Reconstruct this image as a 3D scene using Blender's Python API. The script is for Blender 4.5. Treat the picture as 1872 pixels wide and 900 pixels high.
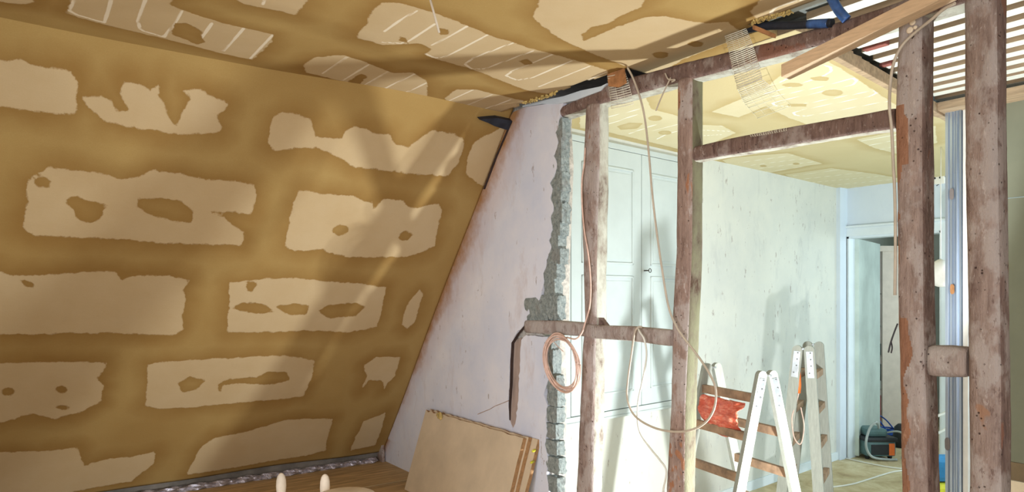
import bpy, bmesh, math, random
import numpy as np
from mathutils import Vector, Matrix, noise as mnoise
from mathutils.geometry import tessellate_polygon
PI = math.pi
for o in list(bpy.data.objects):
    bpy.data.objects.remove(o)
scene = bpy.context.scene
C = scene.collection

# ------------------------------------------------------------------ camera, world, lights, exposure
FPX, CU, HV, EYE = 1255.0, 936.0, 535.0, 1.475      # focal length in px, centre column, horizon row, eye height
YAW = math.radians(35.4)
SF, CF = math.sin(YAW), math.cos(YAW)
cam_d = bpy.data.cameras.new('camera')
cam = bpy.data.objects.new('camera', cam_d); C.objects.link(cam)
cam.location = (0, 0, EYE)
cam.rotation_euler = (PI/2, 0, -YAW)
cam_d.sensor_width = 36; cam_d.lens = FPX*36/1872
cam_d.shift_y = (HV-450)/1872
cam_d.clip_start = 0.02
scene.camera = cam
scene.view_settings.view_transform = 'Standard'
scene.view_settings.look = 'None'
scene.view_settings.gamma = 1
scene.view_settings.use_curve_mapping = False
scene.view_settings.exposure = 0.0

w = bpy.data.worlds.new('world'); scene.world = w; w.use_nodes = True
w.node_tree.nodes['Background'].inputs[0].default_value = (0.90, 0.95, 1.0, 1)
w.node_tree.nodes['Background'].inputs[1].default_value = 0.95

def area(name, loc, target, sx, sy, power, col, spread=180):
    d = bpy.data.lights.new(name, 'AREA'); d.shape = 'RECTANGLE'; d.size = sx; d.size_y = sy
    d.energy = power; d.color = col; d.spread = math.radians(spread)
    o = bpy.data.objects.new(name, d); C.objects.link(o); o.location = loc
    o.rotation_euler = (Vector(target)-Vector(loc)).to_track_quat('-Z', 'Y').to_euler()
    return o
area('window_daylight_far_room', (3.0, -1.6, 1.5), (3.6, 3.0, 1.3), 1.4, 1.5, 14, (1.0, 0.96, 0.92))
area('back_wall_area_light', (5.3, 0.3, 1.5), (5.2, 3.0, 1.4), 1.0, 1.4, 48, (0.74, 0.93, 1.0))  # unseen area lamp that lifts the back wall and door frame
area('window_daylight_near_room', (-1.15, -0.3, 1.2), (2.05, 2.6, 1.55), 1.6, 1.4, 72, (1.0, 0.97, 0.92))
area('plaster_fill_left', (-1.25, 0.8, 1.35), (2.05, 2.7, 1.2), 1.2, 1.2, 15, (0.92, 0.95, 1.0), 75)  # added fill lamp for the plaster wall and posts; no window stands here
area('hall_fill', (7.6, 1.6, 1.9), (6.9, 3.2, 0.6), 0.8, 0.8, 26, (0.78, 0.94, 1.0))  # lamp added to lighten the hall and door leaf, no known source
def glint(name, loc, aim, power, col, size, angle):
    d = bpy.data.lights.new(name, 'SPOT'); d.energy = power; d.color = col; d.shadow_soft_size = size
    d.spot_size = math.radians(angle); d.spot_blend = 0.12
    o = bpy.data.objects.new(name, d); C.objects.link(o); o.location = loc
    o.rotation_euler = Vector(aim).to_track_quat('-Z', 'Y').to_euler()
# sunlight thrown up from low behind the partition
glint('reflected_sun_low', (2.62, 1.27, 0.60), (-.15, .9, .50), 160, (0.92, 0.98, 0.98), 0.032, 156)

# ------------------------------------------------------------------ helpers
def ray(u, v):
    r = (u-CU)/FPX
    return Vector((SF+CF*r, CF-SF*r, (HV-v)/FPX))
EYEV = Vector((0, 0, EYE))
def onx(u, v, x): d = ray(u, v); return EYEV + d*(x/d.x)
def ony(u, v, y): d = ray(u, v); return EYEV + d*(y/d.y)
def onz(u, v, z): d = ray(u, v); return EYEV + d*((z-EYE)/d.z)
def dep(u, v, t): return EYEV + ray(u, v)*t
P = 2.05                                  # partition plane
ZC = EYE+0.925                            # ceiling height 2.40
ZN = 0.30                                 # floor of the near room
YS = 2.885                                # ceiling / slope crease
KS = 0.767                                # slope: y grows by KS per metre down
def onslope(u, v):
    d = ray(u, v)                         # y = YS + (ZC - z)*KS
    t = (YS + (ZC-EYE)*KS)/(d.y + d.z*KS)
    return EYEV + d*t
WA, WB = Vector((2.82, 2.99, 0)), Vector((5.96, 3.29, 0))   # long wall of the far room
WN = Vector((-(WB-WA).y, (WB-WA).x, 0)).normalized()
WD = (WB-WA).normalized()
def onwall(u, v, off=0.0):
    d = ray(u, v); t = ((WA-EYEV-WN*off).dot(WN))/d.dot(WN); return EYEV+d*t

def lin(c):
    return tuple((x/255/12.92 if x/255 <= .04045 else ((x/255+.055)/1.055)**2.4) for x in c)+(1,)

class NT:
    def __init__(s, name, rough=0.8, spec=0.3):
        s.m = bpy.data.materials.new(name); s.m.use_nodes = True
        s.t = s.m.node_tree; s.b = s.t.nodes['Principled BSDF']
        s.b.inputs['Roughness'].default_value = rough
        s.b.inputs['Specular IOR Level'].default_value = spec
    def n(s, typ, **kw):
        nd = s.t.nodes.new(typ)
        for k, v in kw.items(): setattr(nd, k, v)
        return nd
    def l(s, a, b): s.t.links.new(a, b)
    def coord(s, scale=(1, 1, 1), which='Object'):
        tc = s.n('ShaderNodeTexCoord'); mp = s.n('ShaderNodeMapping'); mp.inputs['Scale'].default_value = scale
        s.l(tc.outputs[which], mp.inputs[0]); return mp.outputs[0]
    def noise(s, vec, scale, detail=5, rough=0.6, dist=0.0):
        nd = s.n('ShaderNodeTexNoise'); nd.inputs['Scale'].default_value = scale
        nd.inputs['Detail'].default_value = detail; nd.inputs['Roughness'].default_value = rough
        nd.inputs['Distortion'].default_value = dist
        s.l(vec, nd.inputs['Vector']); return nd.outputs['Fac']
    def ramp(s, fac, stops, interp='LINEAR'):
        nd = s.n('ShaderNodeValToRGB'); cr = nd.color_ramp; cr.interpolation = interp
        while len(cr.elements) < len(stops): cr.elements.new(0.5)
        for e, (p, c) in zip(cr.elements, stops):
            e.position = p; e.color = c if len(c) == 4 else lin(c)
        s.l(fac, nd.inputs[0]); return nd.outputs[0]
    def mapr(s, v, a, b, c=0, d=1):
        nd = s.n('ShaderNodeMapRange'); s.l(v, nd.inputs[0])
        for i, x in enumerate((a, b, c, d)): nd.inputs[i+1].default_value = x
        return nd.outputs[0]
    def math(s, op, a, b=0.0):
        nd = s.n('ShaderNodeMath', operation=op)
        for i, x in enumerate((a, b)):
            if isinstance(x, (int, float)): nd.inputs[i].default_value = x
            else: s.l(x, nd.inputs[i])
        return nd.outputs[0]
    def mix(s, fac, a, b, mode='MIX'):
        nd = s.n('ShaderNodeMix', data_type='RGBA', blend_type=mode)
        for sock, x in ((nd.inputs[0], fac), (nd.inputs[6], a), (nd.inputs[7], b)):
            if isinstance(x, (int, float)): sock.default_value = x
            elif isinstance(x, tuple): sock.default_value = x if len(x) == 4 else lin(x)
            else: s.l(x, sock)
        return nd.outputs[2]
    def attr(s, name):
        nd = s.n('ShaderNodeAttribute'); nd.attribute_name = name; return nd.outputs['Fac']
    def bump(s, h, strength=0.4, dist=0.01):
        nd = s.n('ShaderNodeBump'); nd.inputs['Strength'].default_value = strength
        nd.inputs['Distance'].default_value = dist; s.l(h, nd.inputs['Height'])
        s.l(nd.outputs[0], s.b.inputs['Normal'])
    def col(s, c):
        if isinstance(c, tuple): s.b.inputs['Base Color'].default_value = c if len(c) == 4 else lin(c)
        else: s.l(c, s.b.inputs['Base Color'])
        return s.m

def plain(name, c, rough=0.6, var=0.08, scale=12, bump=0.15, spec=0.3, stretch=(1, 1, 1), metal=0):
    m = NT(name, rough, spec); v = m.coord(stretch); f = m.noise(v, scale)
    a = tuple(max(0, x*(1-var)) for x in c); b = tuple(min(255, x*(1+var)) for x in c)
    m.b.inputs['Metallic'].default_value = metal
    m.bump(f, bump, 0.004)
    return m.col(m.ramp(f, [(0.3, a), (0.7, b)]))

def clay(name, wet, wet2, wetedge, bare, bare2, white, jag=0.014):
    m = NT(name, 0.85, 0.12)
    v = m.coord()
    sd = m.attr('bare'); ln = m.attr('line')
    nz = m.math('SUBTRACT', m.noise(v, 22, 5, .7), .5)
    nz2 = m.math('SUBTRACT', m.noise(v, 5, 2, .5), .5)
    d = m.math('ADD', sd, m.math('MULTIPLY', nz, jag*2.2))
    d = m.math('ADD', d, m.math('MULTIPLY', nz2, jag*1.0))
    mask = m.mapr(d, -0.0025, 0.0025)
    big = m.noise(v, 1.6, 3, .6)
    w1 = m.mix(m.mapr(big, .32, .68), wet, wet2)
    edge = m.mapr(m.math('ADD', d, m.math('MULTIPLY', nz2, 0.10)), -0.085, 0.0)
    w2 = m.mix(m.math('MULTIPLY', edge, 0.75), w1, wetedge)
    gr = m.noise(v, 260, 2, .7)
    w2 = m.mix(m.mapr(gr, .3, .7, 0, .22), w2, wetedge)
    b1 = m.mix(m.mapr(m.noise(v, 3.2, 4, .6), .35, .65), bare, bare2)
    b1 = m.mix(m.mapr(gr, .35, .75, 0, .10), b1, wet)
    lm = m.mapr(m.math('ADD', ln, m.math('MULTIPLY', nz, 0.004)), 0.0050, 0.0072, 1, 0)
    b1 = m.mix(m.math('MULTIPLY', lm, 0.92), b1, white)
    colr = m.mix(mask, w2, b1)
    st = m.noise(m.coord((3, 14, 14)), 6, 3, .6)
    h = m.math('ADD', m.math('MULTIPLY', m.math('SUBTRACT', 1.0, mask), 0.5), m.math('MULTIPLY', st, 0.25))
    h = m.math('ADD', h, m.math('MULTIPLY', gr, 0.04))
    m.bump(h, 0.35, 0.006)
    return m.col(colr)

M = {}
M['clay'] = clay('clay_plaster', (162, 132, 80), (174, 147, 94), (142, 108, 58), (196, 174, 138), (190, 166, 128), (228, 216, 194))
M['clay_far'] = clay('clay_plaster_far', (206, 190, 146), (212, 198, 156), (190, 168, 118), (222, 211, 176), (216, 204, 166), (250, 248, 240), 0.010)
M['clay_edge'] = plain('dry_clay_edge', (176, 150, 104), .9, .2, 40, .6)

def timber_mat(name, base, grey, dark, rust, greyness=.5, rustness=.35):
    m = NT(name, 0.75, 0.25); v = m.coord((1, 1, .22)); vo = m.coord((1, 1, .6))
    g = m.noise(v, 34, 6, .7, .4); p = m.noise(vo, 9, 5, .65)
    c = m.ramp(g, [(.25, dark), (.47, base), (.75, tuple(min(255, x*1.14) for x in base))])
    fine = m.noise(m.coord((1, 1, .10)), 110, 4, .8)
    c = m.mix(m.mapr(fine, .40, .62, .35, 0), c, dark)
    c = m.mix(m.mapr(p, greyness-.03, greyness+.05, 0, .75), c, grey)
    q = m.noise(m.coord((1, 1, .45)), 5.3, 4, .6, .5)
    c = m.mix(m.mapr(q, 1-rustness, 1.015-rustness, 0, .85), c, rust)
    k = m.noise(m.coord((1, 1, .12)), 17, 4, .8)
    c = m.mix(m.mapr(k, .64, .70, 0, .75), c, dark)
    fl = m.noise(m.coord((1, 1, .35)), 42, 4, .85)
    c = m.mix(m.mapr(fl, .60, .66, 0, .55), c, tuple(min(255, x*1.12) for x in grey))
    c = m.mix(m.mapr(fl, .40, .34, 0, .70), c, dark)
    vn = m.n('ShaderNodeTexVoronoi'); vn.inputs['Scale'].default_value = 55; vn.inputs['Randomness'].default_value = 1.0; m.l(m.coord(), vn.inputs['Vector'])
    hole = m.math('MULTIPLY', m.mapr(vn.outputs['Distance'], .10, .16, 1, 0), m.mapr(m.noise(m.coord(), 13, 2), .52, .58))
    c = m.mix(m.math('MULTIPLY', hole, .8), c, (52, 34, 32))
    h = m.math('SUBTRACT', m.math('ADD', m.math('MULTIPLY', g, .6), m.math('MULTIPLY', p, .8)), m.math('MULTIPLY', hole, .6))
    m.bump(m.math('ADD', h, m.math('MULTIPLY', fl, .5)), .8, .012)
    return m.col(c)
M['timber'] = timber_mat('old_timber', (156, 138, 130), (178, 168, 164), (102, 80, 74), (160, 122, 98), .50, .34)
M['timber_red'] = timber_mat('old_timber_rust', (156, 134, 124), (180, 170, 166), (102, 78, 70), (162, 110, 78), .50, .42)
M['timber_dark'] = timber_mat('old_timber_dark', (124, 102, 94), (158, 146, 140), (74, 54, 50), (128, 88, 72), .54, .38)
M['timber_grey'] = timber_mat('grey_timber', (158, 144, 138), (180, 172, 168), (118, 102, 96), (150, 130, 120), .50, .25)
M['bare_timber'] = timber_mat('bare_orange_timber', (154, 112, 88), (170, 136, 114), (118, 82, 64), (160, 110, 80), .70, .4)
def residue_mat(name, a, b, dark):
    m = NT(name, .9, .1); v = m.coord((1, 1, .5)); f = m.noise(v, 14, 5, .7)
    c = m.ramp(f, [(.3, dark), (.42, b), (.6, a)]); m.bump(f, .7, .01); return m.col(c)
M['residue'] = residue_mat('mortar_residue', (190, 190, 178), (160, 154, 142), (110, 92, 84))
M['residue_dark'] = residue_mat('mortar_residue_green', (124, 122, 98), (112, 104, 88), (82, 64, 54))

def wallplaster(name, a, b, stain, smear=False, chips=.66):
    m = NT(name, .85, .15); v = m.coord()
    f = m.noise(v, 2.4, 5, .65); c = m.ramp(f, [(.3, a), (.7, b)])
    s = m.noise(m.coord((1, 1, .35)), 7, 6, .75, .3)
    c = m.mix(m.mapr(s, .56, .72, 0, .55), c, stain)
    k = m.noise(m.coord((1, 1, .3)), 26, 4, .7)
    c = m.mix(m.mapr(k, chips, chips+.03, 0, .6), c, (140, 122, 116))
    if smear:
        sm = m.attr('smear'); nn = m.math('MULTIPLY', m.math('SUBTRACT', m.noise(v, 9, 4, .7), .5), .13)
        c = m.mix(m.mapr(m.math('ADD', sm, nn), .26, .03, 0, .45), c, (188, 150, 140))
        c = m.mix(m.mapr(m.math('ADD', sm, nn), .11, .02, 0, .95), c, (166, 120, 72))
    m.bump(m.math('ADD', s, m.math('MULTIPLY', f, .8)), .3, .006)
    return m.col(c)
M['plaster_blue'] = wallplaster('old_blue_white_plaster', (230, 229, 236), (206, 212, 230), (196, 184, 186), True, .66)
M['plaster_far'] = wallplaster('pale_plaster_far', (216, 216, 206), (202, 204, 198), (180, 182, 180), False, .64)
M['plaster_door'] = wallplaster('white_blue_plaster', (212, 222, 232), (204, 216, 228), (196, 204, 220), False, .74)
def stone_mat():
    m = NT('cinder_stone', .95, .1); v = m.coord(); f = m.noise(v, 55, 6, .8); g = m.noise(v, 11, 3)
    c = m.ramp(f, [(.30, (110, 122, 124)), (.42, (158, 168, 168)), (.58, (190, 200, 198)), (.72, (214, 216, 210))])
    c = m.mix(m.mapr(g, .55, .65, 0, .35), c, (172, 164, 160)); m.bump(f, 1.0, .02); return m.col(c)
M['stone'] = stone_mat()
M['mortar'] = plain('lime_mortar', (184, 178, 170), .95, .16, 50, .8)
M['old_board'] = plain('old_board', (166, 148, 140), .85, .16, 18, .6, stretch=(1, 1, .2))
M['white_paint'] = plain('white_gloss_paint', (194, 203, 202), .45, .02, 6, .05)
M['white_frame'] = plain('white_frame_paint', (216, 226, 232), .5, .02, 6, .05)
M['seam'] = plain('shadow_gap', (110, 110, 108), .8, .05)
M['steel'] = plain('galvanised_steel', (176, 190, 208), .32, .10, 10, .05, .5, (1, 1, .1), .75)
M['steel_hole'] = plain('slot_backing', (120, 112, 112), .6, .1)
M['drywall'] = plain('grey_green_board', (134, 136, 118), .9, .03, 5, .1)
M['drywall_dark'] = plain('brown_board', (134, 116, 92), .9, .08, 8, .2)
M['floor_plank'] = plain('dusty_plank', (186, 158, 116), .7, .18, 9, .3, stretch=(.5, 6, 6))
M['floor_dark'] = plain('grey_gap_debris', (124, 108, 102), .95, .3, 40, .8)
def dusty():
    m = NT('dusty_clay_floor', .95, .1); v = m.coord(); f = m.noise(v, 3.5, 6, .7, .6)
    c = m.ramp(f, [(.28, (160, 140, 108)), (.45, (188, 172, 136)), (.6, (206, 194, 160)), (.72, (218, 208, 180))])
    m.bump(f, .6, .01); return m.col(c)
M['floor_far'] = dusty()
M['foil'] = plain('crumpled_foil', (176, 172, 184), .35, .25, 60, 1.0, .5, metal=.5)
M['fibreboard'] = plain('clay_board_face', (206, 188, 162), .85, .05, 5, .2)
M['fibreboard2'] = plain('clay_board_side', (160, 124, 88), .9, .12, 50, .6)
M['new_wood'] = plain('new_wood', (206, 178, 146), .7, .07, 16, .2, stretch=(8, 1, 8))
M['ladder_wood'] = plain('pale_ladder_wood', (150, 152, 143), .55, .06, 14, .15, stretch=(8, 8, 1))
M['rung_wood'] = plain('ladder_rung_wood', (150, 122, 98), .65, .22, 14, .2)
M['zinc'] = plain('zinc_hinge', (176, 182, 186), .35, .08, 20, .1, .5, metal=.8)
M['rivet'] = plain('dark_rivet', (116, 116, 116), .4, .08, 20, .1, .5, metal=.7)
def net():
    m = NT('orange_plastic_film', .35, .5); v = m.coord((1, 1, 3)); f = m.noise(v, 22, 5, .7, .6)
    c = m.ramp(f, [(.3, (196, 78, 58)), (.5, (226, 104, 78)), (.62, (236, 146, 120)), (.72, (240, 200, 184))])
    m.bump(f, .8, .01); return m.col(c)
M['orange_film'] = net()
M['white_batten'] = plain('whitewashed_batten', (226, 230, 222), .8, .08, 9, .2, stretch=(4, .6, 4))
M['batten_side'] = plain('bare_batten_wood', (176, 152, 124), .8, .12, 12, .3, stretch=(4, .6, 4))
M['grey_plank'] = plain('grey_ceiling_boards', (128, 132, 128), .9, .22, 9, .4, stretch=(4, .8, 4))
M['void'] = plain('ceiling_void', (118, 112, 106), .95, .2, 6, .3)
M['brick_red'] = plain('red_brick', (150, 92, 84), .9, .12, 30, .5)
M['pipe_black'] = plain('black_pipe_foam', (40, 44, 54), .55, .25, 20, .2)
M['pipe_blue'] = plain('blue_tape', (44, 74, 120), .3, .45, 22, .4, .6)
M['cable_beige'] = plain('beige_cable', (190, 178, 162), .5, .06, 20, .1)
M['cable_pink'] = plain('copper_pink_cable', (216, 184, 170), .45, .10, 30, .1)
M['cable_white'] = plain('white_cable', (222, 222, 214), .5, .04)
M['cable_dark'] = plain('dark_cable', (60, 58, 62), .5, .1)
M['cable_blue'] = plain('blue_cable', (34, 82, 168), .45, .15)
M['mesh_white'] = plain('glass_fibre_mesh', (226, 222, 206), .6, .04)
M['cardboard'] = plain('brown_cardboard', (166, 118, 78), .9, .15, 30, .4)
M['red'] = plain('red_plastic', (206, 52, 56), .45, .08)
M['white_pl'] = plain('white_plastic', (232, 230, 224), .5, .03)
M['yellow'] = plain('yellow_film', (222, 220, 70), .5, .1)
M['blue'] = plain('blue_film', (60, 140, 196), .5, .1)
M['teal_door'] = plain('grey_teal_door', (196, 210, 204), .6, .07, 3, .1)
M['hall_wall'] = plain('hall_wall', (186, 194, 184), .8, .05, 3, .1)
M['beige_panel'] = plain('beige_panel', (218, 208, 194), .7, .03)
M['black_pl'] = plain('black_plastic', (46, 50, 54), .5, .1)
M['machine'] = plain('teal_grey_machine', (92, 122, 124), .45, .1)
M['orange'] = plain('orange_plastic', (232, 120, 60), .45, .05)
M['hose'] = plain('grey_hose', (166, 176, 176), .45, .06)
M['chair_wood'] = plain('whitewashed_turned_wood', (238, 226, 210), .5, .06, 14, .2)
M['clay_crumb'] = plain('clay_crumbs', (196, 172, 110), .95, .2, 60, .8)
M['key'] = plain('dark_key', (70, 66, 60), .4, .1, metal=.6)
M['crack'] = plain('dark_crack', (58, 46, 44), .95, .2)
M['cream'] = plain('cream_plate', (240, 222, 196), .5, .03)

def setp(o, label=None, cat=None, group=None, kind=None):
    if label: o['label'] = label
    if cat: o['category'] = cat
    if group: o['group'] = group
    if kind: o['kind'] = kind
    return o
def link(name, me, mats, parent=None):
    o = bpy.data.objects.new(name, me); C.objects.link(o)
    for m in (mats if isinstance(mats, (list, tuple)) else [mats]): me.materials.append(M[m] if isinstance(m, str) else m)
    if parent:
        o.parent = parent; o.matrix_parent_inverse = Matrix.Translation(-Vector(parent.location)) if parent.rotation_euler.z == 0 else parent.matrix_basis.inverted()
    return o
def obj(name, bm, mats, parent=None, smooth=False):
    me = bpy.data.meshes.new(name); bmesh.ops.recalc_face_normals(bm, faces=bm.faces); bm.to_mesh(me); bm.free()
    if smooth:
        for p in me.polygons: p.use_smooth = True
    o = link(name, me, mats, parent); return o
def thing(name, loc, label, cat, group=None, kind=None):
    o = bpy.data.objects.new(name, None); C.objects.link(o); o.location = loc; o.empty_display_size = .05
    return setp(o, label, cat, group, kind)
def box(bm, lo, hi, bev=0.0, mi=0):
    x0, y0, z0 = lo; x1, y1, z1 = hi
    vs = [bm.verts.new(p) for p in ((x0,y0,z0),(x1,y0,z0),(x1,y1,z0),(x0,y1,z0),(x0,y0,z1),(x1,y0,z1),(x1,y1,z1),(x0,y1,z1))]
    fs = [bm.faces.new([vs[i] for i in q]) for q in ((0,3,2,1),(4,5,6,7),(0,1,5,4),(1,2,6,5),(2,3,7,6),(3,0,4,7))]
    for f in fs: f.material_index = mi
    if bev:
        es = list({e for f in fs for e in f.edges})
        bmesh.ops.bevel(bm, geom=es, offset=bev, segments=2, affect='EDGES', profile=.6)
def obox(bm, a, b, wv, dv, bev=0.0, mi=0):
    """board from a to b (centres of its ends); wv, dv: full width / thickness vectors"""
    a, b, wv, dv = Vector(a), Vector(b), Vector(wv)/2, Vector(dv)/2
    vs = [bm.verts.new(p+q) for p in (a, b) for q in (-wv-dv, wv-dv, wv+dv, -wv+dv)]
    fs = [bm.faces.new([vs[i] for i in q]) for q in ((0,1,2,3),(7,6,5,4),(0,4,5,1),(1,5,6,2),(2,6,7,3),(3,7,4,0))]
    for f in fs: f.material_index = mi
    if bev:
        es = list({e for f in fs for e in f.edges})
        bmesh.ops.bevel(bm, geom=es, offset=bev, segments=2, affect='EDGES', profile=.6)
def catmull(pts, n=8):
    pts = [Vector(p) for p in pts]
    if len(pts) < 3: return pts
    P_ = [pts[0]*2-pts[1]]+pts+[pts[-1]*2-pts[-2]]
    out = []
    for i in range(1, len(P_)-2):
        p0, p1, p2, p3 = P_[i-1:i+3]
        for k in range(n):
            t = k/n
            out.append(.5*((2*p1)+(-p0+p2)*t+(2*p0-5*p1+4*p2-p3)*t*t+(-p0+3*p1-3*p2+p3)*t**3))
    out.append(pts[-1]); return out
def tube(bm, pts, r, sides=8, n=8, smooth=True, mi=0):
    pts = catmull(pts, n) if smooth else [Vector(p) for p in pts]
    rs = r if callable(r) else (lambda t: r)
    prev = None; rings = []
    up = Vector((0.13, 0.21, 0.97)).normalized()
    nrm = None
    for i, p in enumerate(pts):
        t = (pts[min(i+1, len(pts)-1)]-pts[max(i-1, 0)])
        if t.length < 1e-9: t = Vector((0, 0, 1))
        t.normalize()
        if nrm is None:
            nrm = t.cross(up); nrm = nrm.normalized() if nrm.length > 1e-3 else t.orthogonal().normalized()
        else:
            nrm = (nrm - t*nrm.dot(t)); nrm = nrm.normalized() if nrm.length > 1e-6 else t.orthogonal().normalized()
        bn = t.cross(nrm)
        rr = rs(i/max(1, len(pts)-1))
        rings.append([bm.verts.new(p+(nrm*math.cos(2*PI*k/sides)+bn*math.sin(2*PI*k/sides))*rr) for k in range(sides)])
    for a, b in zip(rings, rings[1:]):
        for k in range(sides):
            f = bm.faces.new((a[k], a[(k+1) % sides], b[(k+1) % sides], b[k])); f.material_index = mi; f.smooth = True
    for rg in (rings[0], rings[-1]):
        f = bm.faces.new(rg); f.material_index = mi
def lathe(bm, origin, axis, prof, seg=20, mi=0):
    axis = Vector(axis).normalized(); a = axis.orthogonal().normalized(); b = axis.cross(a); origin = Vector(origin)
    rings = [[bm.verts.new(origin+axis*h+(a*math.cos(2*PI*k/seg)+b*math.sin(2*PI*k/seg))*r) for k in range(seg)] for h, r in prof]
    for p, q in zip(rings, rings[1:]):
        for k in range(seg):
            f = bm.faces.new((p[k], p[(k+1) % seg], q[(k+1) % seg], q[k])); f.smooth = True; f.material_index = mi
    bm.faces.new(rings[0]); bm.faces.new(rings[-1])
def prism(bm, pts, ext, mi=0):
    """polygon (3D points) extruded by vector ext"""
    pts = [Vector(p) for p in pts]; ext = Vector(ext)
    tri = tessellate_polygon([pts])
    a = [bm.verts.new(p) for p in pts]; b = [bm.verts.new(p+ext) for p in pts]
    for t in tri:
        try:
            bm.faces.new([a[i] for i in t]).material_index = mi; bm.faces.new([b[i] for i in reversed(t)]).material_index = mi
        except ValueError: pass
    n = len(pts)
    for i in range(n):
        try: bm.faces.new((a[i], a[(i+1) % n], b[(i+1) % n], b[i])).material_index = mi
        except ValueError: pass
def sdf(px, py, polys):
    """signed distance, positive inside the union of polygons"""
    best = np.full(px.shape, -1e3)
    for poly in polys:
        q = np.array(poly); d = np.full(px.shape, 1e9); ins = np.zeros(px.shape, bool)
        for i in range(len(q)):
            a = q[i]; b = q[(i+1) % len(q)]; e = b-a
            t = np.clip(((px-a[0])*e[0]+(py-a[1])*e[1])/max(1e-12, (e**2).sum()), 0, 1)
            d = np.minimum(d, np.hypot(px-a[0]-e[0]*t, py-a[1]-e[1]*t))
            c = ((a[1] > py) != (b[1] > py))
            with np.errstate(divide='ignore', invalid='ignore'):
                xi = (b[0]-a[0])*(py-a[1])/(b[1]-a[1])+a[0]
            ins ^= c & (px < xi)
        best = np.maximum(best, np.where(ins, d, -d))
    return best
def ldist(px, py, lines):
    d = np.full(px.shape, 9.0)
    for ln in lines:
        for a, b in zip(ln, ln[1:]):
            a = np.array(a); b = np.array(b); e = b-a
            t = np.clip(((px-a[0])*e[0]+(py-a[1])*e[1])/max(1e-12, (e**2).sum()), 0, 1)
            d = np.minimum(d, np.hypot(px-a[0]-e[0]*t, py-a[1]-e[1]*t))
    return d
def sheet(name, us, vs, fn, thick, mats, attrs, keep=None):
    """fine grid us x vs mapped by fn(u,v)->xyz, solid of thickness vector thick"""
    U, V = np.meshgrid(us, vs, indexing='ij'); nu, nv = U.shape
    pts = fn(U.ravel(), V.ravel())
    back = pts+np.array(thick)
    me = bpy.data.meshes.new(name)
    idx = np.arange(nu*nv).reshape(nu, nv); N = nu*nv
    a = idx[:-1, :-1].ravel(); b = idx[1:, :-1].ravel(); c = idx[1:, 1:].ravel(); d = idx[:-1, 1:].ravel()
    if keep is not None:
        k = keep((U[:-1, :-1]+U[1:, 1:]).ravel()/2, (V[:-1, :-1]+V[1:, 1:]).ravel()/2); a, b, c, d = a[k], b[k], c[k], d[k]
    front = np.stack([a, b, c, d], 1); backf = np.stack([d, c, b, a], 1)+N
    from collections import Counter
    es = np.concatenate([front[:, [i, (i+1) % 4]] for i in range(4)])
    key = np.sort(es, 1); cnt = {}
    kk = key[:, 0]*N+key[:, 1]; u_, inv, ct = np.unique(kk, return_inverse=True, return_counts=True)
    be = es[ct[inv] == 1]
    side = np.stack([be[:, 1], be[:, 0], be[:, 0]+N, be[:, 1]+N], 1)
    faces = np.concatenate([front, backf, side])
    me.from_pydata(np.concatenate([pts, back]).tolist(), [], faces.tolist())
    for an, vals in attrs.items():
        at = me.attributes.new(an, 'FLOAT', 'POINT')
        at.data.foreach_set('value', np.concatenate([vals(U.ravel(), V.ravel())]*2).astype(np.float32))
    if len(mats) > 1:
        mi = np.zeros(len(faces), np.int32); mi[len(front):] = 1
        me.polygons.foreach_set('material_index', mi)
    me.polygons.foreach_set('use_smooth', np.concatenate([np.ones(len(front), bool), np.zeros(len(faces)-len(front), bool)]))
    me.update()
    return link(name, me, mats)

def ell(cx, cy, rx, ry, n=14): return [(cx+rx*math.cos(2*PI*k/n), cy+ry*math.sin(2*PI*k/n)) for k in range(n)]

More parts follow.
